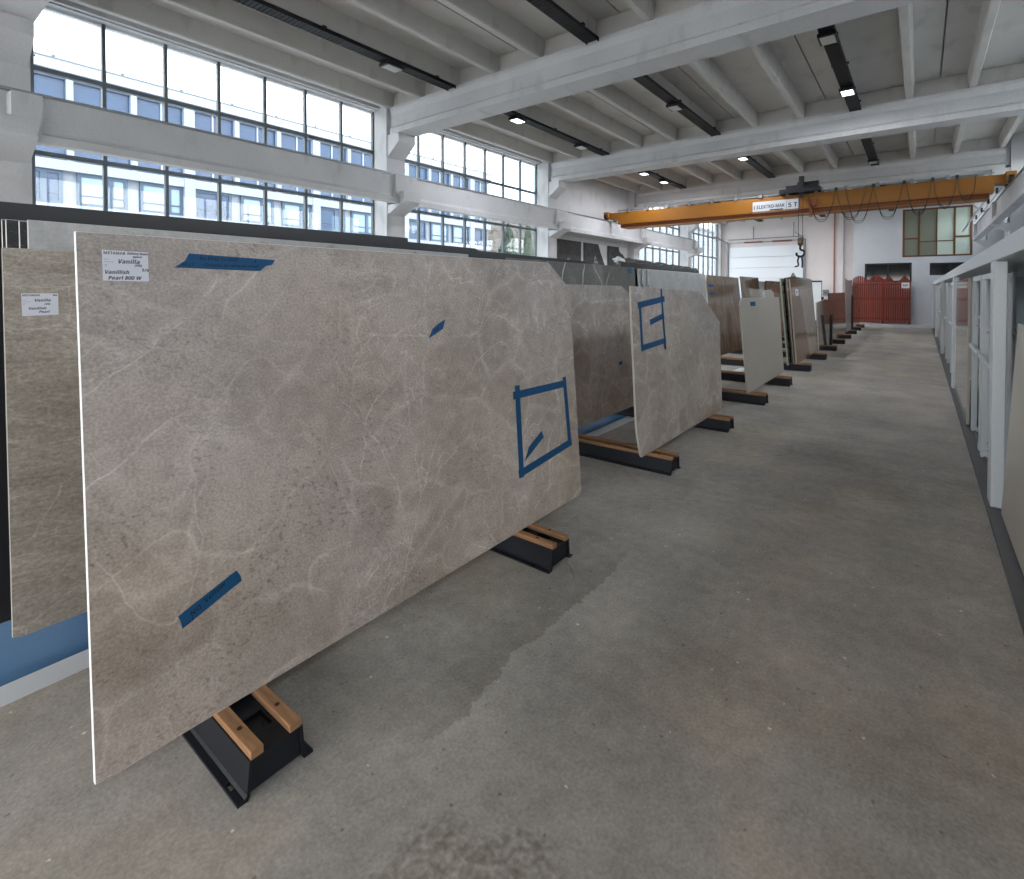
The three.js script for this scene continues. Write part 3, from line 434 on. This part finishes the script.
// ---------------------------------------------------------------- stone slabs
const LEAN = (d) => d * Math.PI / 180;
function outline(L, H, o = {}) { return o.pts ?? [[0, 0], [L, 0], [L, H], [0, H]]; }
function slabGeo(pts, th) {                                        // local: face at x = 0, along -z, up y
  const s = new THREE.Shape(pts.map((p) => new THREE.Vector2(...p))), g = new THREE.ExtrudeGeometry(s, { depth: th - 0.003, bevelEnabled: true, bevelThickness: 0.0015, bevelSize: 0.0015, bevelOffset: -0.0015, bevelSegments: 1 });
  g.translate(0, 0, -th + 0.0015); g.rotateY(Math.PI / 2);
  const p = g.attributes.position, uv = new Float32Array(p.count * 2); for (let i = 0; i < p.count; i++) { uv[i * 2] = -p.getZ(i); uv[i * 2 + 1] = p.getY(i); }
  g.setAttribute('uv', new THREE.BufferAttribute(uv, 2)); return g;
}
function slab(label, x, z, lean, pts, mat, edge, { th = 0.02, y = 0.157, u = 0, v = 0, flip = 1 } = {}) {
  const g = slabGeo(pts, th), uv = g.attributes.uv; for (let i = 0; i < uv.count; i++) uv.setXY(i, uv.getX(i) * flip + u, uv.getY(i) + v);
  const o = solo('stone_slab', g, [mat, edge], label, 'stone slab'); o.position.set(x, y, z); o.rotation.z = LEAN(lean); return o;
}
const rect = (L, H) => [[0, 0], [L, 0], [L, H], [0, H]];
const tapeMat = std(0x004c78, 0.75, { bumpMap: grain, bumpScale: 0.0006 });
let stuck = 0;
function tape(parent, pts, mat = tapeMat, name = 'tape_strip', label = 'blue masking tape') {
  const h = 0.0008, s = new THREE.Shape(pts.map((p) => new THREE.Vector2(...p))), g = new THREE.ExtrudeGeometry(s, { depth: h, bevelEnabled: false }).rotateY(Math.PI / 2).translate(0.0006 + (stuck++ % 5) * 0.0004, 0, 0);
  fit(g, 'x'); if (mat === tapeMat) uvMetres(g);
  return part(name, g, mat, parent, label);
}
function strip(parent, [x0, y0], [x1, y1], w, mat) { const d = Math.hypot(x1 - x0, y1 - y0), nx = -(y1 - y0) / d * w / 2, ny = (x1 - x0) / d * w / 2; return tape(parent, [[x0 - nx, y0 - ny], [x1 - nx, y1 - ny], [x1 + nx, y1 + ny], [x0 + nx, y0 + ny]], mat); }
// writing drawn on a canvas that covers an axis-aligned box of the slab
const pen = (c, size) => { c.font = `bold italic ${size}px sans-serif`; };
// the near slab
const s1 = slab('large taupe marble slab in front with a paper label and five blue tapes', -2.0, -0.455, 4.5, [[0, 0.006], [0.02, 0.002], [0.028, 0.008], [0.05, 0.001], [0.08, 0], [2.93, 0], [2.955, 0.02], [2.975, 1.557], [2.71, 1.747], [0, 1.737]], S.taupe, S.edgeWhite);
const labelMat = (lines) => canvasMat(512, 400, (c) => {
  c.fillStyle = '#dcdde6'; c.fillRect(0, 0, 512, 400); c.fillStyle = '#1a1c26'; c.fillRect(16, 118, 54, 3); c.fillRect(16, 150, 110, 3); c.fillRect(16, 184, 40, 3); c.fillRect(16, 206, 30, 3);
  c.font = 'bold 50px sans-serif'; c.fillText('METAMAR', 12, 54, 250);
  for (const [s, x, y, z, w] of lines) { pen(c, z); c.fillText(s, x, y, w); c.fillText(s, x + 1.5, y, w); }
});
tape(s1, [[0.067, 1.579], [0.197, 1.577], [0.197, 1.679], [0.067, 1.681]], labelMat([['Delivery Room', 270, 48, 44, 236], ['space', 330, 88, 40], ['Vanilla', 160, 168, 76], ['(VR)', 350, 206, 44], ['1/4', 424, 270, 60], ['Vanillish', 14, 306, 66, 310], ['Pearl 800 W', 50, 380, 66, 440]]), 'paper_label', 'white paper label with handwriting');
const inkTape = (w, h, draw) => canvasMat(w, h, (c) => { c.fillStyle = '#004c78'; c.fillRect(0, 0, w, h); c.fillStyle = '#03121c'; draw(c); }, false, 0.6);
tape(s1, [[0.277, 1.629], [0.589, 1.625], [0.612, 1.645], [0.640, 1.653], [0.654, 1.673], [0.328, 1.683], [0.313, 1.655]], inkTape(1024, 160, (c) => { pen(c, 46); c.fillText('No EDGE To EDGE', 230, 62, 480); c.fillText('a', 780, 66); c.fillText('KE.LT', 60, 128); c.fillText('Cutouts en remove relief', 270, 126, 600); }));
tape(s1, [[1.491, 1.282], [1.604, 1.330], [1.624, 1.382], [1.56, 1.355], [1.522, 1.332]], inkTape(256, 190, (c) => { c.translate(70, 150); c.rotate(-0.6); pen(c, 50); c.fillText('clar', 10, 6); }));
strip(s1, [2.195, 0.86], [2.835, 0.852], 0.05); strip(s1, [2.243, 0.92], [2.232, 0.325], 0.05); strip(s1, [2.815, 0.90], [2.835, 0.40], 0.045); strip(s1, [2.205, 0.352], [2.86, 0.415], 0.05);
tape(s1, [[2.272, 0.416], [2.506, 0.528], [2.485, 0.574], [2.33, 0.5]]);
tape(s1, [[0.256, 0.354], [0.462, 0.432], [0.458, 0.452], [0.444, 0.478], [0.243, 0.403], [0.25, 0.385]], inkTape(512, 300, (c) => { c.translate(60, 250); c.rotate(-0.5); pen(c, 60); c.fillText('NO', 40, 8); c.fillText('Yellow', 165, 8, 210); pen(c, 34); c.fillText('m.k', -14, 40); }));
// row behind it
const s2 = slab('beige layered marble slab with small paper label at the left edge', -3.13, -0.43, 3.2, [[0, 0.01], [0.03, 0], [2.9, 0], [2.9, 1.74], [0, 1.735]], S.beige, S.edgeTaupe);
tape(s2, [[0.06, 1.426], [0.187, 1.428], [0.187, 1.529], [0.058, 1.53]], labelMat([['No', 430, 52, 48], ['Vanilla', 170, 150, 70], ['(VR)', 310, 210, 44], ['Vanillish', 90, 290, 60], ['Pearl', 230, 352, 60]]), 'paper_label', 'white paper label with handwriting');
slab('light grey slab behind the beige layered one, topmost pale face at left', -3.18, -0.53, 4, rect(3.04, 1.878), S.silver, S.edgeWhite);
slab('thin dark slab showing a white edge behind the light grey slab', -3.212, -0.505, 4, rect(3.0, 1.872), S.slate, S.edgeWhite);
slab('dark slab showing a pale edge, second behind the light grey slab', -3.24, -0.465, 4.3, rect(3.0, 1.88), S.slate, S.edgeWhite);
slab('dark slab showing a pale edge, third behind the light grey slab', -3.265, -0.455, 4.4, rect(2.9, 1.882), S.slate, S.edgeWhite);
slab('tall black slab rising as a dark band behind the front slabs', -3.33, 0.25, 4, [[0, 0], [3.23, 0], [3.23, 1.995], [0, 1.965]], S.black, S.edgeDark, { th: 0.03 });
slab('black slab lower than the tall one, below the second window', -3.385, -2.75, 4, [[0, 0], [3.35, 0], [3.35, 1.93], [1.2, 1.945], [1.15, 1.965], [0, 1.97]], S.black, S.edgeDark, { th: 0.03 });
const s2b = slab('glossy taupe slab between the big front slab and the taped slab', -2.98, -3.72, 4.5, [[0, 0], [2.82, 0], [2.82, 1.49], [2.6, 1.6], [0, 1.62]], S.taupeGloss, S.edgeTaupe, { u: 0.7, v: 0.2 });
tape(s2b, [[2.36, 0.575], [2.46, 0.585], [2.47, 0.63], [2.37, 0.62]]);
const s3g = slab('dark grey white veined slab below the mountain pictures', -3.25, -4.2, 4, rect(3.1, 1.885), S.grey, S.edgeDark); tape(s3g, [[2.85, 1.79], [3.0, 1.79], [3.0, 1.865], [2.85, 1.865]]);
slab('pale grey speckled slab right of the dark veined one', -3.22, -7.72, 4, [[0, 0], [2.75, 0], [2.75, 1.85], [0, 1.865]], S.silver, S.edgeWhite);
slab('grey slab showing a white edge, first behind the pale speckled slab', -3.25, -7.6, 4, rect(2.8, 1.87), S.silver, S.edgeWhite);
slab('grey slab showing a white edge, second behind the pale speckled slab', -3.285, -7.5, 4, rect(2.8, 1.875), S.silver, S.edgeWhite);
const roughTop = (L, H, seed) => { const r = rng(seed), p = [[0, 0], [L, 0]]; for (let i = 24; i >= 0; i--) p.push([L * i / 24, H - 0.06 * i / 24 + 0.03 * (r() - 0.5)]); return p; };
['first', 'second', 'third', 'fourth', 'rearmost'].forEach((w, i) => slab(`dark rough topped slab, ${w} of the bundle below the far window`, -3.33 - i * 0.045, -7.0 - 0.1 * i, 4, roughTop(3.45, 1.97 + 0.022 * i, 40 + i), S.slate, i % 2 ? S.edgeTaupe : S.edgeGrey, { th: 0.03 }));
{ const g = new THREE.IcosahedronGeometry(0.13, 3), p = g.attributes.position, v = new THREE.Vector3(); for (let i = 0; i < p.count; i++) { v.fromBufferAttribute(p, i); const f = 0.85 + 0.75 * noise(v.x * 22 + 3, v.y * 19 + v.z * 17); p.setXYZ(i, v.x * f * 0.4, v.y * f * 0.42, v.z * f * 1.25); } g.computeVertexNormals();
  const o = solo('plastic_wrap', g, M.wrap, 'crumpled white plastic wrap on the corner of the dark bundle', 'plastic wrap'); o.position.set(-3.53, 2.135, -7.1); }
// the taped second slab in the aisle
const s4 = slab('pale taupe slab with a blue tape square, second along the aisle', -2.0, -4.48, 5, [[-0.005, 0.03], [0.02, 0.0], [2.46, 0], [2.5, 0.05], [2.69, 1.121], [2.0, 1.53], [0.06, 1.588], [0.02, 1.2], [-0.045, 0.27]], S.taupe, S.edgeTaupe, { u: 2.2, v: 0.35, flip: -1 });
strip(s4, [0.175, 1.40], [0.85, 1.455], 0.06); strip(s4, [0.225, 1.43], [0.2, 0.96], 0.05); strip(s4, [0.775, 1.56], [0.765, 0.93], 0.045); strip(s4, [0.18, 0.99], [0.80, 1.02], 0.055); strip(s4, [0.43, 1.225], [0.80, 1.28], 0.055);
// the plain beige slab
const s5 = slab('plain beige limestone slab, third along the aisle', -2.0, -8.3, 4, [[-0.06, 0.01], [-0.03, 0], [2.56, 0], [2.57, 1.41], [-0.03, 1.43], [-0.17, 1.325]], S.lime, S.edgeTaupe, { th: 0.02 }); tape(s5, [[0.42, 1.29], [0.75, 1.29], [0.75, 1.36], [0.42, 1.36]]);
slab('small pale offcut peeping over the plain beige slab', -2.06, -10.0, 4, [[0, 0], [0.75, 0], [0.75, 1.50], [0.5, 1.55], [0, 1.53]], S.lime, S.edgeWhite, { th: 0.03 });
// brown stack further back
const s6 = slab('glossy brown marble slab behind the plain beige one', -3.66, -12.1, 6, [[0, 0], [2.7, 0], [2.7, 1.88], [0.1, 1.9], [-0.02, 1.72]], S.brown, S.edgeTaupe, { th: 0.03 });
tape(s6, [[0.12, 1.62], [0.5, 1.62], [0.5, 1.68], [0.12, 1.68]]); tape(s6, [[0.15, 1.44], [0.5, 1.44], [0.5, 1.5], [0.15, 1.5]]);
slab('grey brown slab with a pale top right of the brown one', -3.62, -14.9, 6, rect(1.95, 1.92), S.brownGrey, S.edgeBrown, { th: 0.03, u: 1 });
slab('narrow pale glassy edged slab left of the reddish brown slab', -3.66, -17.05, 6, rect(2.6, 1.82), S.silver, S.edgeGreen, { th: 0.03 });
slab('reddish brown slab behind the tall bundle', -3.6, -17.7, 6, rect(2.9, 1.84), S.brown, S.edgeBrown, { th: 0.03, u: 0.6 });
// tall bundle
const big = slab('tall brown grey polished slab with a white sheet, front of a bundle', -2.0, -12.2, 5, [[0, 0], [2.75, 0.02], [2.82, 0.6], [2.85, 1.7], [2.8, 1.82], [0.03, 1.78]], S.twoTone, S.edgeTaupe, { th: 0.03 });
tape(big, [[0.5, 1.42], [0.86, 1.42], [0.86, 1.57], [0.5, 1.57]], canvasMat(128, 80, (c) => { c.fillStyle = '#d9dadc'; c.fillRect(0, 0, 128, 80); c.fillStyle = '#30343a'; c.fillRect(44, 26, 34, 26); }), 'paper_sheet', 'white paper sheet');
slab('polished slab behind the sheeted one, middle of the tall bundle', -2.04, -12.0, 5, [[0, 0], [2.9, 0], [2.9, 1.84], [1.2, 1.84], [0.95, 1.93], [0.7, 1.84], [0, 1.8]], S.sand, S.edgeDark, { th: 0.03 });
slab('green edged slab at the back of the tall bundle', -2.10, -11.85, 5, rect(2.9, 1.79), S.sand, S.edgeGreen, { th: 0.03 });
slab('low slab reflecting the red gate, right of the tall bundle', -2.02, -15.35, 3, [[0, 0], [2.6, 0.02], [2.6, 1.24], [1.6, 1.29], [0, 1.22]], S.sand, S.edgeTaupe, { th: 0.03, u: 0.4 });
slab('long glossy slab of medium height near the far gate', -2.08, -18.0, 2, [[0, 0], [4.2, 0], [4.2, 1.45], [0, 1.45]], S.sand, S.edgeDark, { th: 0.03, u: 0.2 });
slab('tall grey slab near the far gate', -2.1, -22.4, 1.5, [[0, 0], [2.5, 0], [2.5, 1.95], [1.2, 1.9], [0, 1.97]], S.silver, S.edgeTaupe, { th: 0.03 });
slab('last grey polished slab beside the red gate', -2.12, -25.3, 1.5, [[0, 0], [2.6, 0], [2.6, 1.75], [0, 1.7]], S.brownGrey, S.edgeDark, { th: 0.03 });
// steel stands that the slabs lean on
function stand(x, z, h, lean, label, braced) {
  const t = thing('slab_stand', label, 'stand', [x, 0.157, z]), k = Math.tan(LEAN(lean));
  part('upright', bar([0, 0, 0], [-h * k, h, 0], 0.05, 0.06), M.steel, t); part('foot_plate', box(braced ? -0.3 : -0.05, 0.05, 0, 0.012, -0.05, 0.05), M.steel, t); if (braced) part('brace', bar([-0.27, 0.01, 0], [-h * 0.7 * k - 0.035, h * 0.7, 0], 0.03, 0.03), M.steel, t);
}
const st = (i) => supZ[i];
[[-2.07, st(0), 1.4, 4.5, 'behind the big front slab, nearer'], [-2.07, st(1), 1.4, 4.5, 'behind the big front slab, farther'], [-2.07, st(2), 1.2, 5, 'behind the taped slab, nearer'], [-2.07, st(3), 1.2, 5, 'behind the taped slab, farther'], [-2.16, st(6), 1.4, 5, 'behind the tall bundle, nearer'], [-2.16, st(7), 1.4, 5, 'behind the tall bundle, farther'], [-2.1, st(8), 1.35, 3, 'behind the low slab'], [-2.15, st(9), 1.3, 2, 'behind the long glossy slab, nearer'], [-2.15, st(10), 1.3, 2, 'behind the long glossy slab, farther'], [-2.17, st(11), 1.3, 1.5, 'behind the tall grey slab'], [-2.19, st(12), 1.4, 1.5, 'behind the last grey slab'],
 [-3.6, st(0), 1.6, 4, 'behind the black slab, nearer'], [-3.6, st(1), 1.6, 4, 'behind the black slab, farther'], [-3.6, st(2), 1.6, 4, 'behind the veined grey slab, nearer'], [-3.6, st(3), 1.6, 4, 'behind the veined grey slab, farther'], [-3.75, st(4), 1.7, 4, 'behind the rough topped bundle, nearer'], [-3.75, st(5), 1.7, 4, 'behind the rough topped bundle, farther'], [-3.8, st(6), 1.7, 6, 'behind the glossy brown slab'], [-3.8, st(7), 1.7, 6, 'behind the grey brown slab'], [-3.8, st(8), 1.7, 6, 'behind the pale edged slab'], [-3.8, st(9), 1.7, 6, 'behind the reddish brown slab']]
  .forEach(([x, z, h, a, w]) => stand(x, z, h, a, 'black steel stand upright ' + w, x < -3));

solo('stop_post', rbox(-1.99, -1.92, 0.157, 1.0, -17.05, -16.97, 0.006), M.steel, 'black steel post before the long glossy slab, nearer the crane', 'post');
solo('stop_post', rbox(-2.08, -2.02, 0.157, 1.5, -23.94, -23.86, 0.006), M.steel, 'black steel post at the tall grey slab near the gate', 'post');
// ---------------------------------------------------------------- steel slab rack on the right
{
  const t = thing('slab_rack', 'long pale grey steel rack for standing slabs along the right side', 'rack', [0.44, 0, 0]), z0 = -1.0, z1 = -29.2;
  part('top_rail', merge([rbox(0, 0.16, 1.92, 2.05, z0, z1, 0.006), box(0.02, 1.4, 2.0, 2.03, z0, z1)]), M.rackPaint, t);  // the wide sheet over the rack is there to darken its inside
  part('base_rail', merge([box(-0.02, 0.16, 0, 0.035, z0, z1), box(0.07, 0.09, 0.035, 0.06, z0, z1)]), std(0x57585a, 0.5), t);
  for (const z of [-2.0, -5.5, -11.6, -17.7, -23.8, -29.1]) part('post', rbox(0, 0.08, 0.035, 1.92, z - 0.11, z + 0.11, 0.008), M.rackPaint, t);
  for (let k = 0; k < 10; k++) { const z = -1.6 - k * 2.85; part('back_panel', box(1.36, 1.4, 0.02, 2.0, z, z - 2.8), M.rackBack, t); }
  for (let k = 0; k < 12; k++) { const z = -2.6 - k * 2.2; part('back_post', box(0.7, 0.76, 0.02, 2.0, z, z - 0.06), M.rackPaint, t); part('back_rail', box(0.7, 0.74, 1.0, 1.06, z, z - 2.14), M.rackPaint, t); }
}
function slidingFrame(z, label) {
  const t = thing('sliding_frame', label, 'frame', [0.74, 0.05, z]), b = (x0, x1, y0, y1, a, c) => box(x0, x1, y0, y1, a, c);
  part('upright', b(0, 0.05, 0, 1.8, 0, -0.06), M.rackPaint, t); part('upright', b(0, 0.05, 0, 1.8, -1.0, -1.06), M.rackPaint, t); part('upright', b(0.1, 0.16, 0, 1.8, -0.45, -0.52), M.rackPaint, t);
  part('top_bar', b(0, 0.05, 1.75, 1.8, -0.06, -1.0), M.rackPaint, t); part('middle_bar', b(-0.025, 0, 0.98, 1.02, 0, -1.06), M.rackPaint, t);
  part('strut', bar([0.025, 1.74, -0.05], [0.025, 1.25, -0.32], 0.02, 0.03), M.rackPaint, t); part('strut', bar([0.025, 1.74, -1.0], [0.025, 1.25, -0.74], 0.02, 0.03), M.rackPaint, t);
  part('foot', b(0, 0.28, 0, 0.05, -0.065, -0.12), M.rackPaint, t); part('foot', b(0, 0.28, 0, 0.05, -0.94, -0.995), M.rackPaint, t);
  for (const zz of [-0.15, -0.9]) part('wheel', new THREE.CylinderGeometry(0.045, 0.045, 0.02, 14).rotateZ(Math.PI / 2).translate(0.12, 0.0, zz), M.wheel, t);
  return t;
}
const sf = slidingFrame(-3.9, 'pale grey sliding steel frame with diagonal struts behind the nearest rack slab');
copyOf(sf, [0.49, 0.05, -5.95], 'pale grey sliding steel frame just beyond the broad rack post'); copyOf(sf, [0.49, 0.05, -7.15], 'pale grey sliding steel frame second beyond the broad rack post'); copyOf(sf, [0.49, 0.05, -12.6], 'pale grey sliding steel frame beyond the glossy rack slab'); copyOf(sf, [0.49, 0.05, -15.2], 'pale grey sliding steel frame, farther of two beyond the glossy rack slab'); copyOf(sf, [0.49, 0.05, -19.6], 'pale grey sliding steel frame at the distant end of the rack');
function rackSlab(label, x, z, L, H, lean, mat, edge, y = 0.06) {
  const o = solo('rack_slab', slabGeo(rect(L, H), 0.03), [mat, edge], label, 'stone slab'); o.position.set(x, y, z); o.rotation.y = Math.PI; o.rotation.order = 'YXZ'; o.rotation.z = LEAN(lean); return o;
}
rackSlab('pinkish beige slab in the rack at the right edge of the photo', 0.485, -5.2, 2.9, 1.40, 3, S.lime, S.edgeWhite);
rackSlab('glossy grey slab farther along the right rack', 0.46, -12.0, 3.6, 1.78, 0, S.silverGloss, S.edgeTaupe);
rackSlab('distant glossy slab in the right rack', 0.47, -23.0, 3.0, 1.7, 0, S.silverGloss, S.edgeTaupe);

// ---------------------------------------------------------------- outside
const paving = tex(256, 256, 6, 6, (x, y, o) => { const v = 150 + 20 * fbm(x * 1.5, y * 1.5, 4) + 8 * noise(x * 20, y * 20) + 28; o[0] = o[1] = v; o[2] = v - 3; });
struct('ground', [box(-300, -9.6, -0.3, -0.06, 120, -300), box(2.8, 120, -0.3, -0.06, 120, -300), box(-9.6, 2.8, -0.3, -0.06, 120, Z_BACK + 0.4), box(-9.6, 2.8, -0.3, -0.06, -33.4, -300)], std(0xffffff, 0.9, { map: paving }), 'pale paved yard outside the hall');
{ // the long hall across the yard
  const XB = -24, n = 19, pitch = 1.93, zA = 8.5, zB = zA - n * pitch, render = std(0x8b919b, 0.85), pane = std(0x263f5e, 0.25), paneReflect = std(0x7d93a3, 0.2), wf = std(0x9ba1a9, 0.6), slateF = std(0x35485c, 0.5);  // paler panes carry a white reflection in their base colour
  const t = thing('neighbouring_hall', 'long pale industrial building across the yard with blue grey windows', 'building', [XB, 0, zA]);
  part('wall', merge([box(-8, -0.25, -0.1, 9.4, 0, zB - zA), box(-0.25, 0, -0.1, 0.6, 0, zB - zA), box(-0.25, 0, 4.5, 4.75, 0, zB - zA), box(-0.25, 0.02, 5.95, 6.3, 0, zB - zA), box(-0.25, 0, 9.2, 9.45, 0, zB - zA)]), render, t);
  part('parapet', box(-8, 0.12, 9.42, 9.78, 0.1, zB - zA - 0.1), wf, t); part('roof_edge', box(-0.1, 0.16, 9.78, 9.83, 0.1, zB - zA - 0.1), std(0x6a727c, 0.6), t);
  const up = box(-0.2, -0.16, 6.3, 9.2, -0.1, -pitch + 0.1), mul = box(-0.18, -0.1, 6.3, 9.2, -0.03, 0.03), pier = box(-0.25, 0.06, 0.6, 9.2, -0.2, 0.2), pierThin = box(-0.25, 0.03, 6.3, 9.2, -0.1, 0.1);
  const lowF = merge([box(-0.2, -0.1, 4.75, 4.87, -0.2, -pitch + 0.2), box(-0.2, -0.1, 5.83, 5.95, -0.2, -pitch + 0.2), box(-0.2, -0.1, 4.87, 5.83, -0.2, -0.32), box(-0.2, -0.1, 4.87, 5.83, -pitch + 0.32, -pitch + 0.2), box(-0.2, -0.1, 4.87, 5.83, -pitch * 0.62 + 0.09, -pitch * 0.62 - 0.09), box(-0.2, -0.12, 5.12, 5.17, -0.3, -pitch + 0.3)]), lowP = box(-0.19, -0.16, 4.8, 5.9, -0.28, -pitch + 0.28);
  for (let i = 0; i < n; i++) {
    const z = -i * pitch;
    const p = part('pier', i % 3 ? pierThin : pier, render, t); p.position.z = z;
    const a = part('window', up, pane, t); a.position.z = z; const m = part('window_bar', mul, wf, a); m.position.z = -pitch / 2;
    const b = part('window', lowF, slateF, t); b.position.z = z; part('pane', lowP, i % 3 ? paneReflect : pane, b);
    const g = part('window', box(-0.2, -0.15, 0.8, 4.4, -0.25, -pitch + 0.25), i % 2 ? pane : paneReflect, t); g.position.z = z; part('window_bar', merge([box(-0.15, -0.08, 0.8, 4.4, -pitch / 2 - 0.04, -pitch / 2 + 0.04), box(-0.15, -0.08, 2.6, 2.68, -0.25, -pitch + 0.25)]), wf, g);
  }
  part('lamp_arm', bar([0, 9.3, -12.1], [0.5, 9.6, -12.5], 0.05, 0.05), M.black, t);
  part('roof_clip', merge(Array.from({ length: 18 }, (_, i) => box(0.1, 0.18, 9.83, 9.9, -1 - i * 2, -1.1 - i * 2))), M.mullion, t);
}
{ const paneFar = std(0x35506c, 0.25), t = thing('white_house', 'white building far off seen through the distant window', 'building', [-31, 0, -76]), w = std(0x8d9196, 0.8);
  part('wall', box(-4, 4, -0.1, 11, -13, 13), w, t); part('roof', box(-4.3, 4.3, 11, 11.4, -13.3, 13.3), std(0x70767c, 0.7), t); const g = box(3.98, 4.03, 0, 1.6, 0, 1.3);
  for (let f = 0; f < 3; f++) for (let i = 0; i < 7; i++) { const p = part('window', g, paneFar, t); p.position.set(0, 1.6 + f * 3.3, -11.5 + i * 3.4); } }
const leafM = [std(0x4d5848, 0.9), std(0x465248, 0.9)], barkM = std(0x57493c, 0.9);
function conifer(x, z, h, r, label, k) {
  const t = thing('conifer', label, 'tree', [x, -0.06, z]), R = rng(300 + k), n = 5200, leaf = new THREE.TetrahedronGeometry(0.15), m = new THREE.InstancedMesh(leaf, leafM[k % 2], n), d = new THREE.Object3D();
  for (let i = 0; i < n; i++) { const y = Math.pow(R(), 1.3), a = R() * 6.283, rr = r * (1 - y) * (0.25 + 0.75 * Math.sqrt(R())) * (0.85 + 0.2 * Math.sin(a * 5 + y * 20)); d.position.set(Math.cos(a) * rr, 0.8 + y * (h - 0.8), Math.sin(a) * rr); d.rotation.set(R() * 6, R() * 6, R() * 6); d.scale.set(1, 1.7, 0.5); d.updateMatrix(); m.setMatrixAt(i, d.matrix); }
  m.name = 'foliage'; m.userData.kind = 'stuff'; t.add(m); part('trunk', new THREE.CylinderGeometry(0.06, 0.16, h * 0.9, 8).translate(0, h * 0.45, 0), barkM, t);
}
conifer(-27.0, -34.0, 7.2, 2.3, 'broad green conifer seen through the second window, left of two', 1); conifer(-26.4, -35.9, 7.6, 1.2, 'slim dark conifer seen through the second window, right of two', 2);
{ // scrubby slope and distant hills
  const hill = (name, cx, cz, rx, rz, h, seed, m, label) => { const g = new THREE.PlaneGeometry(2, 2, 60, 60).rotateX(-Math.PI / 2), p = g.attributes.position; for (let i = 0; i < p.count; i++) { const x = p.getX(i), z = p.getZ(i), r = Math.hypot(x, z), f = Math.max(0, 1 - r) ; p.setXYZ(i, cx + x * rx, -0.5 + h * (Math.pow(f, 0.6) + 0.3 * f * fbm(x * 3 + seed, z * 3, 5)), cz + z * rz); } g.computeVertexNormals(); struct(name, uvMetres(g), m, label); };
  const scrub = tex(256, 256, 12, 12, (x, y, o) => { const n = fbm(x * 1.2, y * 1.2, 5), v = 168 + 60 * n, s = sstep(0.02, 0.2, n); o[0] = mix(v - 30, 74, s); o[1] = mix(v - 40, 70, s); o[2] = mix(v - 48, 60, s); });
  hill('hillside', -54, -74, 24, 34, 17, 3, std(0x9a9a9a, 0.95, { map: scrub }), 'pale scrubby hillside behind the conifers');
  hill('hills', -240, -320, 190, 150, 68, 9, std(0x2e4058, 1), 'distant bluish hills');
}
scene.traverse((o) => { if (o.isMesh) { o.castShadow = true; o.receiveShadow = true; } });
renderer.render(scene, camera);
